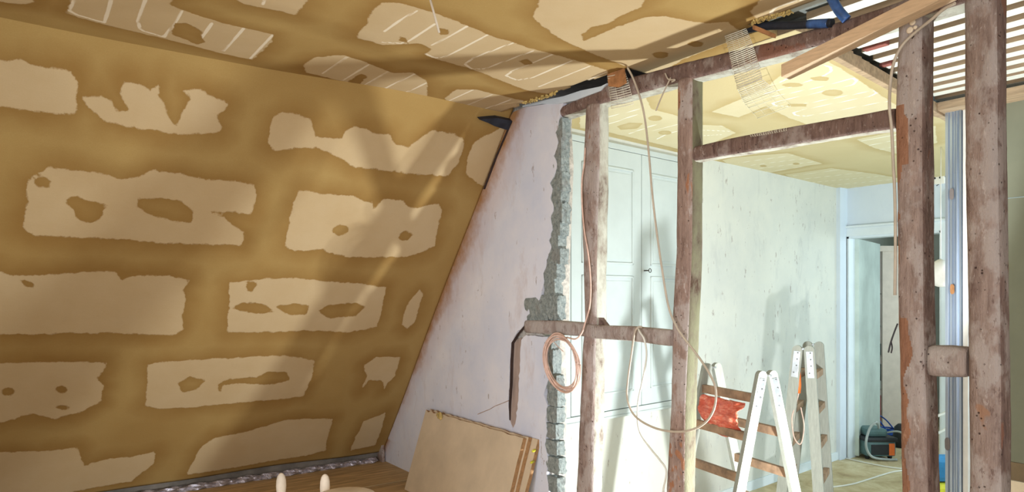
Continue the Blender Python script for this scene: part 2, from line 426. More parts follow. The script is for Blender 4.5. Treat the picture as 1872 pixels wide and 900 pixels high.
# ------------------------------------------------------------------ the sloped roof wall
def slope_uv(pts):
    out = []
    for u, v in pts:
        p = onslope(u, v); out.append((p.x, (ZC-p.z)))
    return out
S = [
 [(-60,105),(0,110),(40,108),(60,120),(125,130),(140,150),(137,175),(145,200),(130,212),(60,203),(0,195),(-60,190)],
 [(150,180),(185,176),(205,185),(212,203),(238,205),(220,170),(228,152),(255,155),(275,165),(293,155),(290,175),(300,190),(310,218),(323,232),(335,200),(352,182),(335,165),(365,165),(385,175),(417,190),(410,205),(397,215),(408,235),(400,245),(330,247),(240,232),(190,222),(160,195)],
 [(490,262),(497,215),(515,205),(545,210),(570,220),(576,250),(625,252),(628,238),(650,230),(675,238),(700,246),(712,243),(720,262),(745,268),(765,255),(790,240),(830,245),(850,258),(838,300),(820,322),(763,320),(700,311),(650,305),(620,285),(580,270),(540,270),(500,276)],
 [(868,260),(930,225),(912,270),(893,345),(870,335),(852,315),(855,290)],
 [(50,345),(52,330),(65,318),(90,306),(140,312),(190,318),(215,328),(255,325),(280,312),(330,320),(380,332),(420,332),(465,338),(468,355),(460,392),(420,388),(385,388),(410,398),(445,425),(440,446),(400,446),(300,446),(200,437),(100,433),(60,430),(43,418),(48,390)],
 [(535,370),(545,345),(560,347),(590,353),(640,357),(662,365),(680,370),(683,382),(700,365),(735,367),(745,378),(765,380),(800,372),(808,385),(800,420),(795,450),(770,462),(740,470),(700,470),(640,470),(600,462),(590,455),(540,458),(520,450),(522,430)],
 [(-60,500),(0,498),(20,505),(55,505),(150,501),(210,500),(222,515),(240,508),(310,505),(345,512),(333,530),(340,545),(332,580),(333,600),(320,610),(200,610),(100,612),(0,613),(-60,610)],
 [(418,515),(450,512),(480,508),(540,508),(600,515),(660,520),(705,525),(700,560),(690,600),(640,607),(560,605),(500,607),(460,608),(415,607),(415,575),(420,545)],
 [(768,530),(775,540),(765,570),(760,590),(745,602),(735,595),(740,570),(750,550)],
 [(-60,665),(0,665),(100,664),(195,662),(190,678),(175,690),(188,705),(185,730),(150,750),(100,765),(60,758),(0,775),(-60,790)],
 [(270,665),(300,660),(350,657),(430,655),(520,650),(575,658),(570,690),(555,725),(500,730),(420,738),(350,745),(290,747),(265,740),(268,700)],
 [(690,655),(732,655),(722,690),(710,700),(703,712),(700,698),(675,698),(662,712),(672,690),(665,670)],
 [(395,800),(450,790),(520,770),(560,768),(610,768),(600,800),(595,825),(560,835),(470,850),(340,868),(355,840),(370,815)],
 [(640,823),(650,800),(665,770),(705,753),(698,780),(685,813)],
 [(-60,830),(60,825),(140,818),(155,850),(190,840),(240,835),(285,825),(280,850),(240,880),(150,895),(-60,930)],
]
SH = [
 [(118,368),(140,357),(165,368),(203,378),(190,385),(185,402),(165,411),(145,403),(133,385)],
 [(255,365),(290,363),(330,370),(355,388),(350,407),(320,405),(270,392),(250,378)],
 [(60,330),(75,323),(93,330),(88,342),(68,343)],
 ell(623,421,14,9), [(728,430),(740,421),(755,430),(745,440),(732,440)],
 [(35,510),(60,518),(62,527),(45,525)],
 [(423,560),(445,552),(480,555),(500,568),(480,574),(445,570)],[(505,560),(540,555),(565,560),(560,575),(530,577)],
 [(583,570),(600,558),(650,553),(668,562),(650,578),(600,582)], [(450,515),(470,515),(460,533),(450,530)],
 ell(15,718,12,8), ell(112,713,12,8), ell(115,745,15,5),
 [(325,700),(345,688),(375,695),(360,710),(335,718)], [(398,702),(420,692),(470,690),(490,680),(525,680),(528,695),(500,703),(440,702),(408,705),(403,718),(398,710)],
]
SP = [slope_uv(p) for p in S]; SHP = [slope_uv(p) for p in SH]
sx = np.arange(-1.3, P+.0101, .0125); sv = np.arange(-.025, 2.0401, .0125)
def slope_fn(u, v):
    bulge = 0.006*np.sin(u*3.1+v*2)+.004*np.sin(u*7+v*5+1)
    return np.stack([u, YS+v*KS+bulge*.8, ZC-v+bulge*.6], 1)
def slope_bare(u, v):
    a = sdf(u, v, SP); h = sdf(u, v, SHP); return np.minimum(a, -h)
wl = sheet('wall_slope', sx, sv, slope_fn, (0, .05, .04), ['clay', 'clay_edge'],
           {'bare': slope_bare, 'line': lambda u, v: np.full(u.shape, 9.)})
setp(wl, 'sloping attic wall of ochre clay plaster with bare board patches', None, None, 'structure')

# ------------------------------------------------------------------ near ceiling
def ceil_uv(pts, z=ZC): return [(onz(u, v, z).x, onz(u, v, z).y) for u, v in pts]
CP = [
 [(-60,-30),(0,5),(50,10),(62,0),(66,-25)],
 [(120,25),(130,0),(140,-40),(330,-40),(310,10),(360,28),(400,40),(500,62),(497,75),(480,90),(462,108),(400,95),(300,70),(200,48),(140,32)],
 [(430,0),(440,-30),(580,-30),(560,5),(540,27),(500,18),(445,8)],
 [(655,60),(670,45),(685,15),(700,5),(730,5),(790,20),(830,35),(900,65),(960,85),(1030,105),(1110,130),(1120,150),(1060,165),(1000,172),(960,165),(920,150),(870,130),(790,105),(775,98),(790,90),(770,78),(700,82),(680,75),(652,68)],
 [(555,118),(575,103),(630,100),(680,118),(720,135),(755,133),(782,150),(780,180),(735,180),(690,165),(655,155),(620,148),(560,132)],
 [(812,180),(835,165),(870,165),(900,172),(960,185),(950,195),(920,204),(870,205),(835,200)],
 [(975,30),(985,5),(1000,-40),(1200,-40),(1170,12),(1130,30),(1110,42),(1080,48),(1062,65),(1068,75),(1085,68),(1130,48),(1180,30),(1215,28),(1250,35),(1290,42),(1330,40),(1350,55),(1350,70),(1250,110),(1190,145),(1150,125),(1080,98),(1020,68),(990,45)],
 [(1372,20),(1405,-20),(1560,-60),(1530,15),(1400,50)],
]
CH = [
 [(318,50),(320,42),(340,42),(372,58),(365,63),(375,75),(360,80),(335,70),(312,62)],
 [(728,63),(745,68),(745,77),(730,73)], [(800,50),(820,52),(820,62),(805,62)], [(945,112),(965,108),(975,118),(960,120)],
 [(635,150),(660,135),(672,140),(655,157)], ell(1208,102,14,6), ell(1272,81,14,6),
]
CL = [
 [(145,-20),(135,5),(125,20),(140,28),(190,42),(200,15),(207,-20)], [(270,-10),(252,40),(257,55),(300,67),(318,45),(332,20)],
 [(388,42),(365,72)], [(447,50),(408,92)], [(500,62),(458,106)], [(490,-20),(480,8)],
 [(762,18),(725,40),(702,56)], [(795,42),(750,72),(735,78),(700,76)], [(855,46),(790,82)], [(897,60),(845,88),(812,104),(795,106),(772,95)],
 [(942,76),(865,106),(850,118),(862,127),(885,127),(975,93)], [(1010,100),(935,132),(925,140),(945,148),(975,143),(1045,112)],
 [(1080,122),(985,160)], [(1110,132),(1030,168)],
 [(635,103),(590,135)], [(675,118),(625,148)], [(712,130),(665,158)], [(760,135),(700,165)], [(782,152),(738,172),(735,178),(778,180)],
 [(865,165),(815,187)], [(900,173),(838,199)], [(935,182),(868,205)],
 [(1480,-5),(1450,2),(1420,12),(1410,20),(1410,32)],
]
CPW = [ceil_uv(p) for p in CP]; CHW = [ceil_uv(p) for p in CH]; CLW = [ceil_uv(p) for p in CL]
cx = np.arange(-1.3, 2.2251, .0125); cy = np.append(np.arange(.2, YS, .0125), [YS+.006, YS+.02])
rng = np.random.RandomState(3)
edge_noise = np.interp(np.arange(0, 4, .01), np.arange(0, 4, .04), rng.rand(100)*.05)
def ceil_keep(u, v):
    lim = 2.046-edge_noise[np.clip((v*100).astype(int), 0, 399)]*np.where(v > 2.0, .9, .25)
    lim = np.where((v > 1.46) & (v < 2.04), 2.215, lim - np.clip((v-2.1)*.05, 0, .03))
    return u < lim
def ceil_fn(u, v): return np.stack([u, v, ZC+.003*np.sin(u*4+v*3)], 1)
nc = sheet('ceiling', cx, cy, ceil_fn, (0, 0, .028), ['clay', 'clay_edge'],
           {'bare': lambda u, v: np.minimum(sdf(u, v, CPW), -sdf(u, v, CHW)), 'line': lambda u, v: ldist(u, v, CLW)}, ceil_keep)
setp(nc, 'flat clay plastered ceiling of the near room with white heating pipe grooves', None, None, 'structure')
bm = bmesh.new()
box(bm, (-1.3, -2.2, ZC), (2.03, .2, ZC+.028)); setp(obj('ceiling', bm, 'clay_edge'), 'ceiling over the near end of the room', None, None, 'structure')
# void cover above everything
bm = bmesh.new(); box(bm, (-1.4, -2.3, ZC+.16), (9.6, 5.0, ZC+.20))
setp(obj('ceiling', bm, 'void'), 'rough boards above the ceiling void', None, None, 'structure')

# ------------------------------------------------------------------ far ceiling
FP = [
 [(1300,205),(1360,180),(1400,160),(1440,130),(1500,105),(1535,125),(1660,205),(1640,215),(1500,235),(1440,215),(1400,195),(1350,215)],
 [(1060,205),(1110,180),(1180,178),(1190,200),(1240,213),(1240,272),(1110,242),(1060,235)],
 [(1280,228),(1320,230),(1345,243),(1300,262),(1240,275)],
 [(1320,293),(1340,288),(1440,280),(1505,300),(1480,303),(1400,318),(1340,305)],
 [(1435,320),(1520,308),(1600,318),(1640,325),(1680,335),(1600,345),(1535,347),(1470,335)],
 [(1565,255),(1640,240),(1710,230),(1712,262),(1640,282),(1600,272)],
]
FH = [
 [(1480,143),(1500,140),(1516,143),(1514,149),(1485,148)], ell(1449,156,20,4), ell(1522,170,19,6), [(1440,190),(1475,190),(1475,195),(1440,195)],
 ell(1198,217,13,5), [(1128,232),(1150,225),(1175,226),(1165,236),(1135,238)], ell(1215,243,12,4), ell(1455,300,7,2), ell(1395,304,7,2),
]
FL = [
 [(1330,190),(1372,178),(1440,162),(1505,140),(1520,131),(1518,123),(1500,120),(1475,126),(1425,152),(1372,167),(1335,175)],
 [(1400,180),(1512,157),(1560,143),(1566,148),(1560,155),(1430,184),(1412,189),(1418,194),(1445,195),(1512,182),(1600,165),(1603,170),(1590,176),(1470,200),(1450,206),(1455,211),(1475,212),(1620,185),(1640,186)],
 [(1290,225),(1330,232)], [(1285,238),(1335,240)], [(1285,248),(1320,246)], [(1200,255),(1220,245),(1238,240)], [(1190,240),(1238,228)], [(1110,215),(1170,200)], [(1110,228),(1130,222),(1165,210)], [(1150,245),(1200,228)],
 [(1350,298),(1450,284)], [(1370,303),(1480,289)], [(1385,309),(1490,296)], [(1400,315),(1500,301)],
 [(1450,322),(1540,310)], [(1465,328),(1590,314)], [(1480,334),(1630,320)], [(1505,340),(1640,327)], [(1530,345),(1645,333)],
 [(1575,258),(1640,246)], [(1590,266),(1640,256)], [(1610,274),(1640,268)], [(1705,240),(1730,236)], [(1705,250),(1730,246)],
]
FPW = [ceil_uv(p) for p in FP]; FHW = [ceil_uv(p) for p in FH]; FLW = [ceil_uv(p) for p in FL]
fx = np.arange(2.215, 5.99, .015); fy = np.arange(1.3, 3.36, .0135)
def fkeep(u, v):
    return (v > np.interp(u, [2.14, 2.56, 3.2, 4.0, 6.0], [1.38, 1.425, 1.52, 1.63, 1.85])) & (v < 2.99+.0955*(u-2.82)+.06)
fc = sheet('ceiling', fx, fy, lambda u, v: np.stack([u, v, ZC+.002*np.sin(u*3)], 1), (0, 0, .03), ['clay_far', 'batten_side'],
           {'bare': lambda u, v: np.minimum(sdf(u, v, FPW), -sdf(u, v, FHW)), 'line': lambda u, v: ldist(u, v, FLW)}, fkeep)
setp(fc, 'pale yellow clay board ceiling of the far room with looping white pipes', None, None, 'structure')
# open lath part of the far ceiling: battens along y, grey boards above
bm = bmesh.new()
for k, x in enumerate(np.arange(2.15, 6.0, .16)):
    box(bm, (x, -2.2, ZC+.075), (x+.145, 1.9, ZC+.09), .002)
setp(obj('ceiling', bm, 'grey_plank'), 'grey old boards above the open battens', None, None, 'structure')
bm0 = bmesh.new(); box(bm0, (0, -1.7, 0), (.064, 0, .028), .002)
bm0.normal_update()
for f in bm0.faces:
    f.material_index = 0 if abs(f.normal.z) > .5 else 1
b0 = obj('ceiling_batten', bm0, ['white_batten', 'batten_side'])
random.seed(5)
nb = 0
names_n = ['nearest the long top beam', 'second from the long top beam', 'third from the long top beam', 'fourth from the long top beam', 'fifth from the long top beam',
           'sixth from the long top beam', 'seventh from the long top beam', 'eighth from the long top beam', 'ninth from the long top beam', 'tenth from the long top beam', 'eleventh from the long top beam', 'twelfth from the long top beam', 'thirteenth from the long top beam']
for i, x in enumerate(np.arange(2.26, 3.80, .122)):
    o = b0 if i == 0 else b0.copy()
    if i: C.objects.link(o)
    yl = float(np.interp(x, [2.14, 2.56, 3.2, 4.0], [1.38, 1.425, 1.52, 1.63]))-.012
    o.location = (x+random.uniform(-.008, .008), yl, ZC+.042); 
    setp(o, 'whitewashed ceiling batten in the open ceiling, '+names_n[i], 'batten', 'battens of the open ceiling')
for k, (u, v, s) in enumerate([(1592, 84, .05), (1612, 78, .05), (1622, 114, .05)]):
    p = onz(u, v, ZC+.05); bm = bmesh.new(); box(bm, (p.x-.016, p.y-.022, ZC+.036), (p.x+.016, p.y+.026, ZC+.074), .003)
    setp(obj('brick_piece', bm, 'brick_red'), ['reddish brick piece in the ceiling void, left one of the upper pair', 'reddish brick piece in the ceiling void, right one of the upper pair', 'reddish brick piece in the ceiling void beside the brown post, below the pair'][k], 'brick', 'brick pieces between the ceiling battens')
# edge strip of the far ceiling panel
bm = bmesh.new()
a, b = Vector((2.3, 1.392, ZC-.008)), Vector((3.95, 1.60, ZC-.008))
obox(bm, a, b, (0, .028, 0), (0, 0, .05), .003)
setp(obj('edge_batten', bm, 'batten_side'), 'narrow wooden batten along the edge of the far ceiling board', 'batten')

# ------------------------------------------------------------------ floors
bm = bmesh.new(); box(bm, (-1.4, -2.2, ZN-.12), (P+.02, 4.75, ZN-.03)); setp(obj('floor', bm, 'floor_dark'), 'grey debris under the planks', None, None, 'structure')
yb = 4.44
ys_ = [yb]
for wdt in (.545, .21, .21, .21, .21, .21, .21, .21, .21, .21, .21, .21, .21, .21, .21, .21, .21, .21, .21, .21, .21, .21, .21, .21, .21, .21): ys_.append(ys_[-1]-wdt)
bm = bmesh.new()
for i in range(len(ys_)-1):
    g = .028 if i == 1 else .004
    box(bm, (-1.3, ys_[i+1]+.002, ZN-.03), (P+.012, ys_[i]-g, ZN), .003)
setp(obj('floor', bm, 'floor_plank'), 'brown dusty plank floor of the near room', None, None, 'structure')
bm = bmesh.new(); box(bm, (P+.02, -2.2, -.1), (9.6, 4.2, 0)); setp(obj('floor', bm, 'floor_far'), 'clay dusted floor of the far room', None, None, 'structure')
bm = bmesh.new(); box(bm, (P+.02, -2.2, -.1), (P+.10, 3.4, .10)); setp(obj('trim_1', bm, 'timber_grey'), 'timber sill under the open partition', None, None, 'structure')
bm = bmesh.new(); box(bm, (-1.4, 4.47, ZN-.1), (P, 4.75, ZN+.12)); setp(obj('trim_2', bm, 'void'), 'dark backing behind the foot of the slope', None, None, 'structure')

# strip of crumpled foil insulation along the foot of the slope
bm = bmesh.new(); pts = []; 
A_, B_ = Vector((-1.2, 4.425, ZN+.012)), Vector((P-.06, 4.425, ZN+.012))
n = 260
rings = []
for i in range(n+1):
    t = i/n; c = A_.lerp(B_, t); ring = []
    for k in range(10):
        a = 2*PI*k/10; tw = t*B_.x*34
        r = .017*(1+.42*math.sin(3*a+i*.55)+.25*mnoise.noise(Vector((t*90, k*1.3, 0))))
        ring.append(bm.verts.new(c+Vector((0, math.cos(a)*r*1.35, math.sin(a)*r*.9+.004))))
    rings.append(ring)
for p_, q_ in zip(rings, rings[1:]):
    for k in range(10): bm.faces.new((p_[k], p_[(k+1) % 10], q_[(k+1) % 10], q_[k]))
bm.faces.new(rings[0]); bm.faces.new(rings[-1])
setp(obj('insulation_strip', bm, 'foil'), 'twisted silvery insulation strip along the foot of the sloping wall', 'insulation')
# wood chip in the corner
bm = bmesh.new()
prism(bm, [onx(684, 833, P-.012), onx(688, 805, P-.012), onx(699, 786, P-.012), onx(702, 810, P-.012), onx(704, 852, P-.012), onx(694, 846, P-.012)], (-.02, 0, 0))
setp(obj('corner_block', bm, 'timber_red'), 'rough reddish wood chip in the corner at the foot of the slope', 'wood block')

# ------------------------------------------------------------------ the old plaster wall beside the partition
outl = [(938,205),(905,262),(870,360),(840,440),(800,548),(760,650),(725,735),(702,795),(697,850),(700,885),(755,925),(900,1000),(1010,1075),(1004,1000),(1001,940),(1003,900),(999,868),(1001,840),(996,815),(1000,790),(997,765),(1001,742),(994,722),(1000,700),(1006,688),(1004,672),(1000,655),(1003,640),(1000,628),(1001,616),(962,613),(953,622),(951,660),(948,700),(946,740),(942,775),(937,788),(931,770),(929,740),(931,700),(932,665),(934,628),(944,610),(957,596),(963,586),(972,572),(983,552),(990,535),(994,518),(993,500),(999,485),(1001,470),(1008,452),(1003,440),(1010,420),(1007,400),(1012,380),(1006,360),(1010,345),(1005,335),(1013,322),(1018,300),(1012,285),(1020,262),(1017,240),(1021,222),(1024,203),(1030,188),(1000,190),(960,196)]
pts = [onx(u, v, P) for u, v in outl]
for p in pts:
    if p.z < ZN: p.z = ZN
# jagged refinement of the broken edge
ref = []
random.seed(2)
for i, p in enumerate(pts):
    q = pts[(i+1) % len(pts)]; ref.append(p)
    if 12 <= i < len(pts)-4:
        L = (q-p).length; k = max(1, int(L/.018))
        for j in range(1, k):
            r = p.lerp(q, j/k); r.y += random.uniform(-.006, .006); r.z += random.uniform(-.004, .004); ref.append(r)
bm = bmesh.new(); prism(bm, ref, (.022, 0, 0))
bmesh.ops.subdivide_edges(bm, edges=[e for e in bm.edges if e.calc_length() > .12], cuts=6, use_grid_fill=False)
bmesh.ops.triangulate(bm, faces=bm.faces)
me = bpy.data.meshes.new('wall_right'); bmesh.ops.recalc_face_normals(bm, faces=bm.faces); bm.to_mesh(me); bm.free()
s0 = Vector((0, YS, ZC)); sn = Vector((0, -1, -KS)).normalized()
at = me.attributes.new('smear', 'FLOAT', 'POINT'); at.data.foreach_set('value', [max(0, (v.co-s0).dot(sn))*(1+max(0, (1.3-v.co.z))*1.6) for v in me.vertices])
pw = link('wall_right', me, 'plaster_blue')
setp(pw, 'old bluish white plaster wall with a broken edge and a long crack', None, None, 'structure')
# masonry core behind the plaster
bm = bmesh.new()
core = [onx(u, v, P+.022) for u, v in [(925,200),(700,780),(700,835),(1012,1080),(1010,900),(1008,760),(1010,690),(1012,620),(966,600),(975,588),(1000,560),(1008,480),(1016,400),(1018,300),(1024,210),(1030,185)]]
for p in core:
    if p.z < .1: p.z = .1
prism(bm, core, (.075, 0, 0)); setp(obj('wall_right', bm, 'mortar'), 'rough mortar core of the broken wall', None, None, 'structure')
# dark crack line and old board in the slot
bm = bmesh.new()
ck = [(966,585),(958,596),(946,610),(935,627),(933,660),(932,700),(930,740),(931,768)]
L_ = [onx(u, v, P-.001) for u, v in ck]; R_ = [onx(u+w_, v+1, P-.001) for (u, v), w_ in zip(ck, (3, 3, 3, 4, 4, 4, 3, 1))]
prism(bm, L_+R_[::-1], (.004, 0, 0)); o = obj('crack', bm, 'crack', pw)
bm = bmesh.new(); ck = [(966,586),(985,586),(1010,590),(1020,592)]
prism(bm, [onx(u, v, P-.0015) for u, v in ck]+[onx(u, v+3, P-.0015) for u, v in ck[::-1]], (.004, 0, 0)); obj('crack', bm, 'crack', pw)
bm = bmesh.new(); ck = [(873,757),(885,752),(895,748),(905,742),(918,737),(930,732)]
prism(bm, [onx(u, v, P-.001) for u, v in ck]+[onx(u, v+1.6, P-.001) for u, v in ck[::-1]], (.002, 0, 0)); obj('crack', bm, 'old_board', pw)
bm = bmesh.new()
prism(bm, [onx(u, v, P+.006) for u, v in [(935,625),(952,618),(953,660),(950,700),(949,750),(946,790),(930,790),(932,700)]], (.014, 0, 0))
obj('old_board', bm, 'old_board', pw)
bm = bmesh.new()
for seg in ([(934,222),(922,250),(907,285),(893,322),(884,346)], [(726,734),(716,758),(706,782),(697,806),(689,828)]):
    prism(bm, [onx(u-1, v, P-.003) for u, v in seg]+[onx(u+2.2, v, P-.003) for u, v in seg[::-1]], (.004, 0, 0))
obj('crack', bm, 'crack', pw)
# broken stones / cinder blocks along the cut end
def stone(u0, v0, u1, v1, x0=P+.012, x1=P+.055, seed=0, name='broken_stone', mat='stone'):
    a = onx(u0, v0, x0); b = onx(u1, v1, x0)
    bm = bmesh.new(); bmesh.ops.create_cube(bm, size=1)
    bmesh.ops.subdivide_edges(bm, edges=bm.edges, cuts=5, use_grid_fill=True)
    cx_, cy_, cz_ = (x0+x1)/2, (a.y+b.y)/2, (a.z+b.z)/2
    sx_, sy_, sz_ = x1-x0, abs(a.y-b.y), abs(a.z-b.z)
    for v in bm.verts:
        n_ = v.co.copy(); q = n_.normalized()*.62
        c = n_.lerp(q, .16); m_ = mnoise.noise(Vector((c.x*4+seed*7.1, c.y*4, c.z*4+seed)))*.18+mnoise.noise(Vector((c.x*11+seed, c.y*11, c.z*11)))*.10
        c = c*(1+m_)
        v.co = Vector((cx_+c.x*sx_, cy_+c.y*sy_, cz_+c.z*sz_))
    return obj(name, bm, mat, pw)
stones = [(1016,222,1034,250),(1014,252,1033,282),(1016,284,1034,318),(1006,322,1036,346),(1010,349,1031,374),(1009,377,1034,404),(1007,406,1032,428),(1010,431,1029,456),(1003,459,1030,480),(998,483,1025,508),(996,510,1022,540),(990,543,1018,576),(966,548,1000,586),(1006,543,1026,582),
          (1000,616,1016,640),(1004,642,1020,684),(1002,687,1023,712),(1006,714,1026,742),(1002,745,1026,772),(1000,775,1025,802),(998,805,1024,832),(1001,835,1027,866),(998,869,1026,900),(999,903,1026,940)]
for i, s in enumerate(stones): stone(s[0]-2-(i*7 % 5), s[1]-3, s[2]-(6+(i*5 % 4) if i != 12 else 2), s[3]+3, seed=i, x0=P+(.002 if i != 12 else -.001))
bm = bmesh.new()
mo = [onx(u, v, P+.045) for u, v in [(1018,225),(1030,232),(1034,300),(1031,380),(1028,460),(1026,540),(1026,588),(1010,588),(1006,500),(1010,400),(1015,300)]]
prism(bm, mo, (.05, 0, 0)); obj('mortar_bed', bm, 'mortar', pw)
bm = bmesh.new()
mo = [onx(u, v, P+.045) for u, v in [(1000,614),(1018,614),(1021,700),(1021,800),(1020,900),(1020,1060),(1000,1060)]]
for p in mo: p.z = max(p.z, .1)
prism(bm, mo, (.05, 0, 0)); obj('mortar_bed', bm, 'mortar', pw)

# ------------------------------------------------------------------ hewn timbers
def hewn(name, stations, mats, seed=0, exp=3.2, amp=.05, flat_dir=None, parent=None, nseg=24, step=.02, strip=False):
    """stations: list of (centre, half-width vector, half-depth vector)"""
    bm = bmesh.new()
    cs = [Vector(s[0]) for s in stations]; tot = sum((b-a).length for a, b in zip(cs, cs[1:]))
    N = max(8, int(tot/step)); rings = []
    cum = [0]
    for a, b in zip(cs, cs[1:]): cum.append(cum[-1]+(b-a).length)
    def lerp(t):
        for i in range(len(cs)-1):
            if t <= cum[i+1]+1e-9:
                f = (t-cum[i])/max(1e-9, cum[i+1]-cum[i]); f = f*f*(3-2*f)*.5+f*.5
                return [Vector(stations[i][k]).lerp(Vector(stations[i+1][k]), f) for k in range(3)]
        return [Vector(x) for x in stations[-1]]
    for i in range(N+1):
        t = tot*i/N; c, w_, d_ = lerp(t); ring = []
        for k in range(nseg):
            a = 2*PI*(k+.5)/nseg; ca, sa = math.cos(a), math.sin(a)
            r = (abs(ca)**exp+abs(sa)**exp)**(-1/exp)
            nn = mnoise.noise(Vector((ca*1.3+seed*5.3, sa*1.3, t*3.2)))*amp*1.4+mnoise.noise(Vector((ca*3+seed, sa*3, t*11)))*amp*.7+mnoise.noise(Vector((ca*7+seed, sa*7, t*30)))*amp*.35
            r *= 1+nn
            if i in (0, N): r *= .94
            ring.append(bm.verts.new(c+w_*ca*r+d_*sa*r))
        rings.append(ring)
    for i, (p_, q_) in enumerate(zip(rings, rings[1:])):
        for k in range(nseg):
            f = bm.faces.new((p_[k], p_[(k+1) % nseg], q_[(k+1) % nseg], q_[k])); f.smooth = True
            am = 2*PI*(k+1)/nseg
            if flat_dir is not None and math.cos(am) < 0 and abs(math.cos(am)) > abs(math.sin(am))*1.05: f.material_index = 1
            if strip and math.sin(am) < .3 and tot*i/N > .24:
                tt = tot*i/N; nz = mnoise.noise(Vector((tt*5, 2.2, seed)))*.55+mnoise.noise(Vector((tt*17, 5.2, seed)))*.22
                if math.cos(am) > .16+nz*1.5+(.35 if .42 < tt < .85 else 0): f.material_index = 2
    bm.faces.new(rings[0]); bm.faces.new(rings[-1])
    return obj(name, bm, mats, parent)
def post_st(rows, d, k=.62, x=P, zt=None, zb=0.10):
    st = []
    for v, uL, uR in rows:
        yl = onx(uL, v, x+d*.12).y; yr = onx(uR, v, x+d*k).y; z = onx((uL+uR)/2, v, x).z
        st.append((Vector((x+d/2, (yl+yr)/2, z)), Vector((0, (yl-yr)/2, 0)), Vector((d/2, 0, 0))))
    if zt is not None: st[0][0].z = zt
    if zb is not None:
        l = st[-1]; st.append((Vector((l[0].x, l[0].y, zb)), l[1], l[2]))
    return st
p1 = hewn('timber_post', post_st([(190,1070,1108),(300,1066,1108),(400,1062,1105),(500,1067,1103),(590,1070,1103),(640,1065,1101),(750,1061,1099),(900,1052,1096)], .075, zt=ZC-.088), ['timber', 'residue'], 1, flat_dir=(0, -1, 0), exp=4.5, amp=.06)
setp(p1, 'thin reddish grey timber post nearest the broken plaster wall, pale mortar on its side', 'timber post')
p2 = hewn('timber_post', post_st([(140,1237,1280),(300,1237,1280),(450,1236,1279),(600,1228,1273),(700,1226,1269),(750,1225,1267),(900,1218,1265)], .085, zt=ZC-.105), ['timber_red', 'residue_dark'], 2, flat_dir=(0, -1, 0), exp=4.2, amp=.05)
setp(p2, 'timber post with a dark green side face between the low rail and the upper rail', 'timber post')
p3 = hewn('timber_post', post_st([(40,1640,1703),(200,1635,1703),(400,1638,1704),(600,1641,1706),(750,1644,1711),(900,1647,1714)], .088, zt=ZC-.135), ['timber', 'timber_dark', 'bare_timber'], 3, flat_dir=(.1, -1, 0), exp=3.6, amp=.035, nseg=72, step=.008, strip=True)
setp(p3, 'thick timber post with orange brown bare strip on its left edge', 'timber post')
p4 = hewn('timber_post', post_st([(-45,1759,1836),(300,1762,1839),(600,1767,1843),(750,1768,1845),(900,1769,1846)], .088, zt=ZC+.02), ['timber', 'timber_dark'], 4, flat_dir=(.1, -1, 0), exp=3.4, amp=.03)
setp(p4, 'thickest timber post at the right in front of the grey green board', 'timber post')
# top beam
def hb(rows, d, x, mats, seed, exp=4, amp=.05, fd=(0, 0, -1), ends=(0, 0)):
    st = []
    for u, vt, vb in rows:
        a = onx(u, vt, x); b = onx(u, vb, x)
        st.append((Vector((x+d/2, a.y, (a.z+b.z)/2)), Vector((0, 0, (a.z-b.z)/2)), Vector((d/2, 0, 0))))
    return hewn('beam', st, mats, seed, exp, amp, fd)
def hbeam(name, *a, **k):
    o = hb(*a, **k); o.name = name; o.data.name = name; return o
tb = hbeam('top_beam', [(1018,197,215),(1100,153,189),(1250,112,148),(1400,76,108),(1520,40,76),(1640,0,42),(1760,-45,6),(1900,-110,-45)], .095, P, ['timber_dark', 'residue'], 7)
setp(tb, 'long dark timber beam under the ceiling with pale mortar on its underside', 'timber beam')
ur = hbeam('upper_rail', [(1263,268,296),(1330,252,284),(1450,228,265),(1550,212,248),(1634,196,236)], .06, P+.012, ['timber_dark', 'residue'], 9, exp=4, amp=.05)
setp(ur, 'dark horizontal timber rail between the green sided post and the thick post', 'timber rail')
lr = hbeam('low_rail', [(958,586,609),(1010,586,612),(1060,590,615),(1084,595,620),(1150,597,624),(1224,604,634)], .05, P-.016, ['timber_grey', 'timber_grey'], 11, exp=5, amp=.04)
setp(lr, 'grey low timber rail crossing the thin post, sawn end beside the green sided post', 'timber rail')
sb = hbeam('timber_block', [(1694,632,688),(1730,633,690),(1766,636,690)], .055, P+.01, ['timber_grey', 'timber_grey'], 13, exp=4, amp=.05)
setp(sb, 'short grey timber block between the two thick posts', 'timber block')
# corner knee wood at thin post
bm = bmesh.new(); prism(bm, [onx(u, v, P+.02) for u, v in [(1088,560),(1094,580),(1106,596),(1086,597)]], (.03, 0, 0))
obj('knee_chip', bm, 'timber_dark', p1)
# diagonal new batten in front of the top beam
bm = bmesh.new(); a = onx(1436, 132, 1.985); b = onx(1775, -34, 1.985)
obox(bm, a, b, (0, 0, .040), (.048, 0, 0), .002)
setp(obj('wooden_batten', bm, 'new_wood'), 'new pale wooden batten fixed aslant across the long top beam', 'batten')

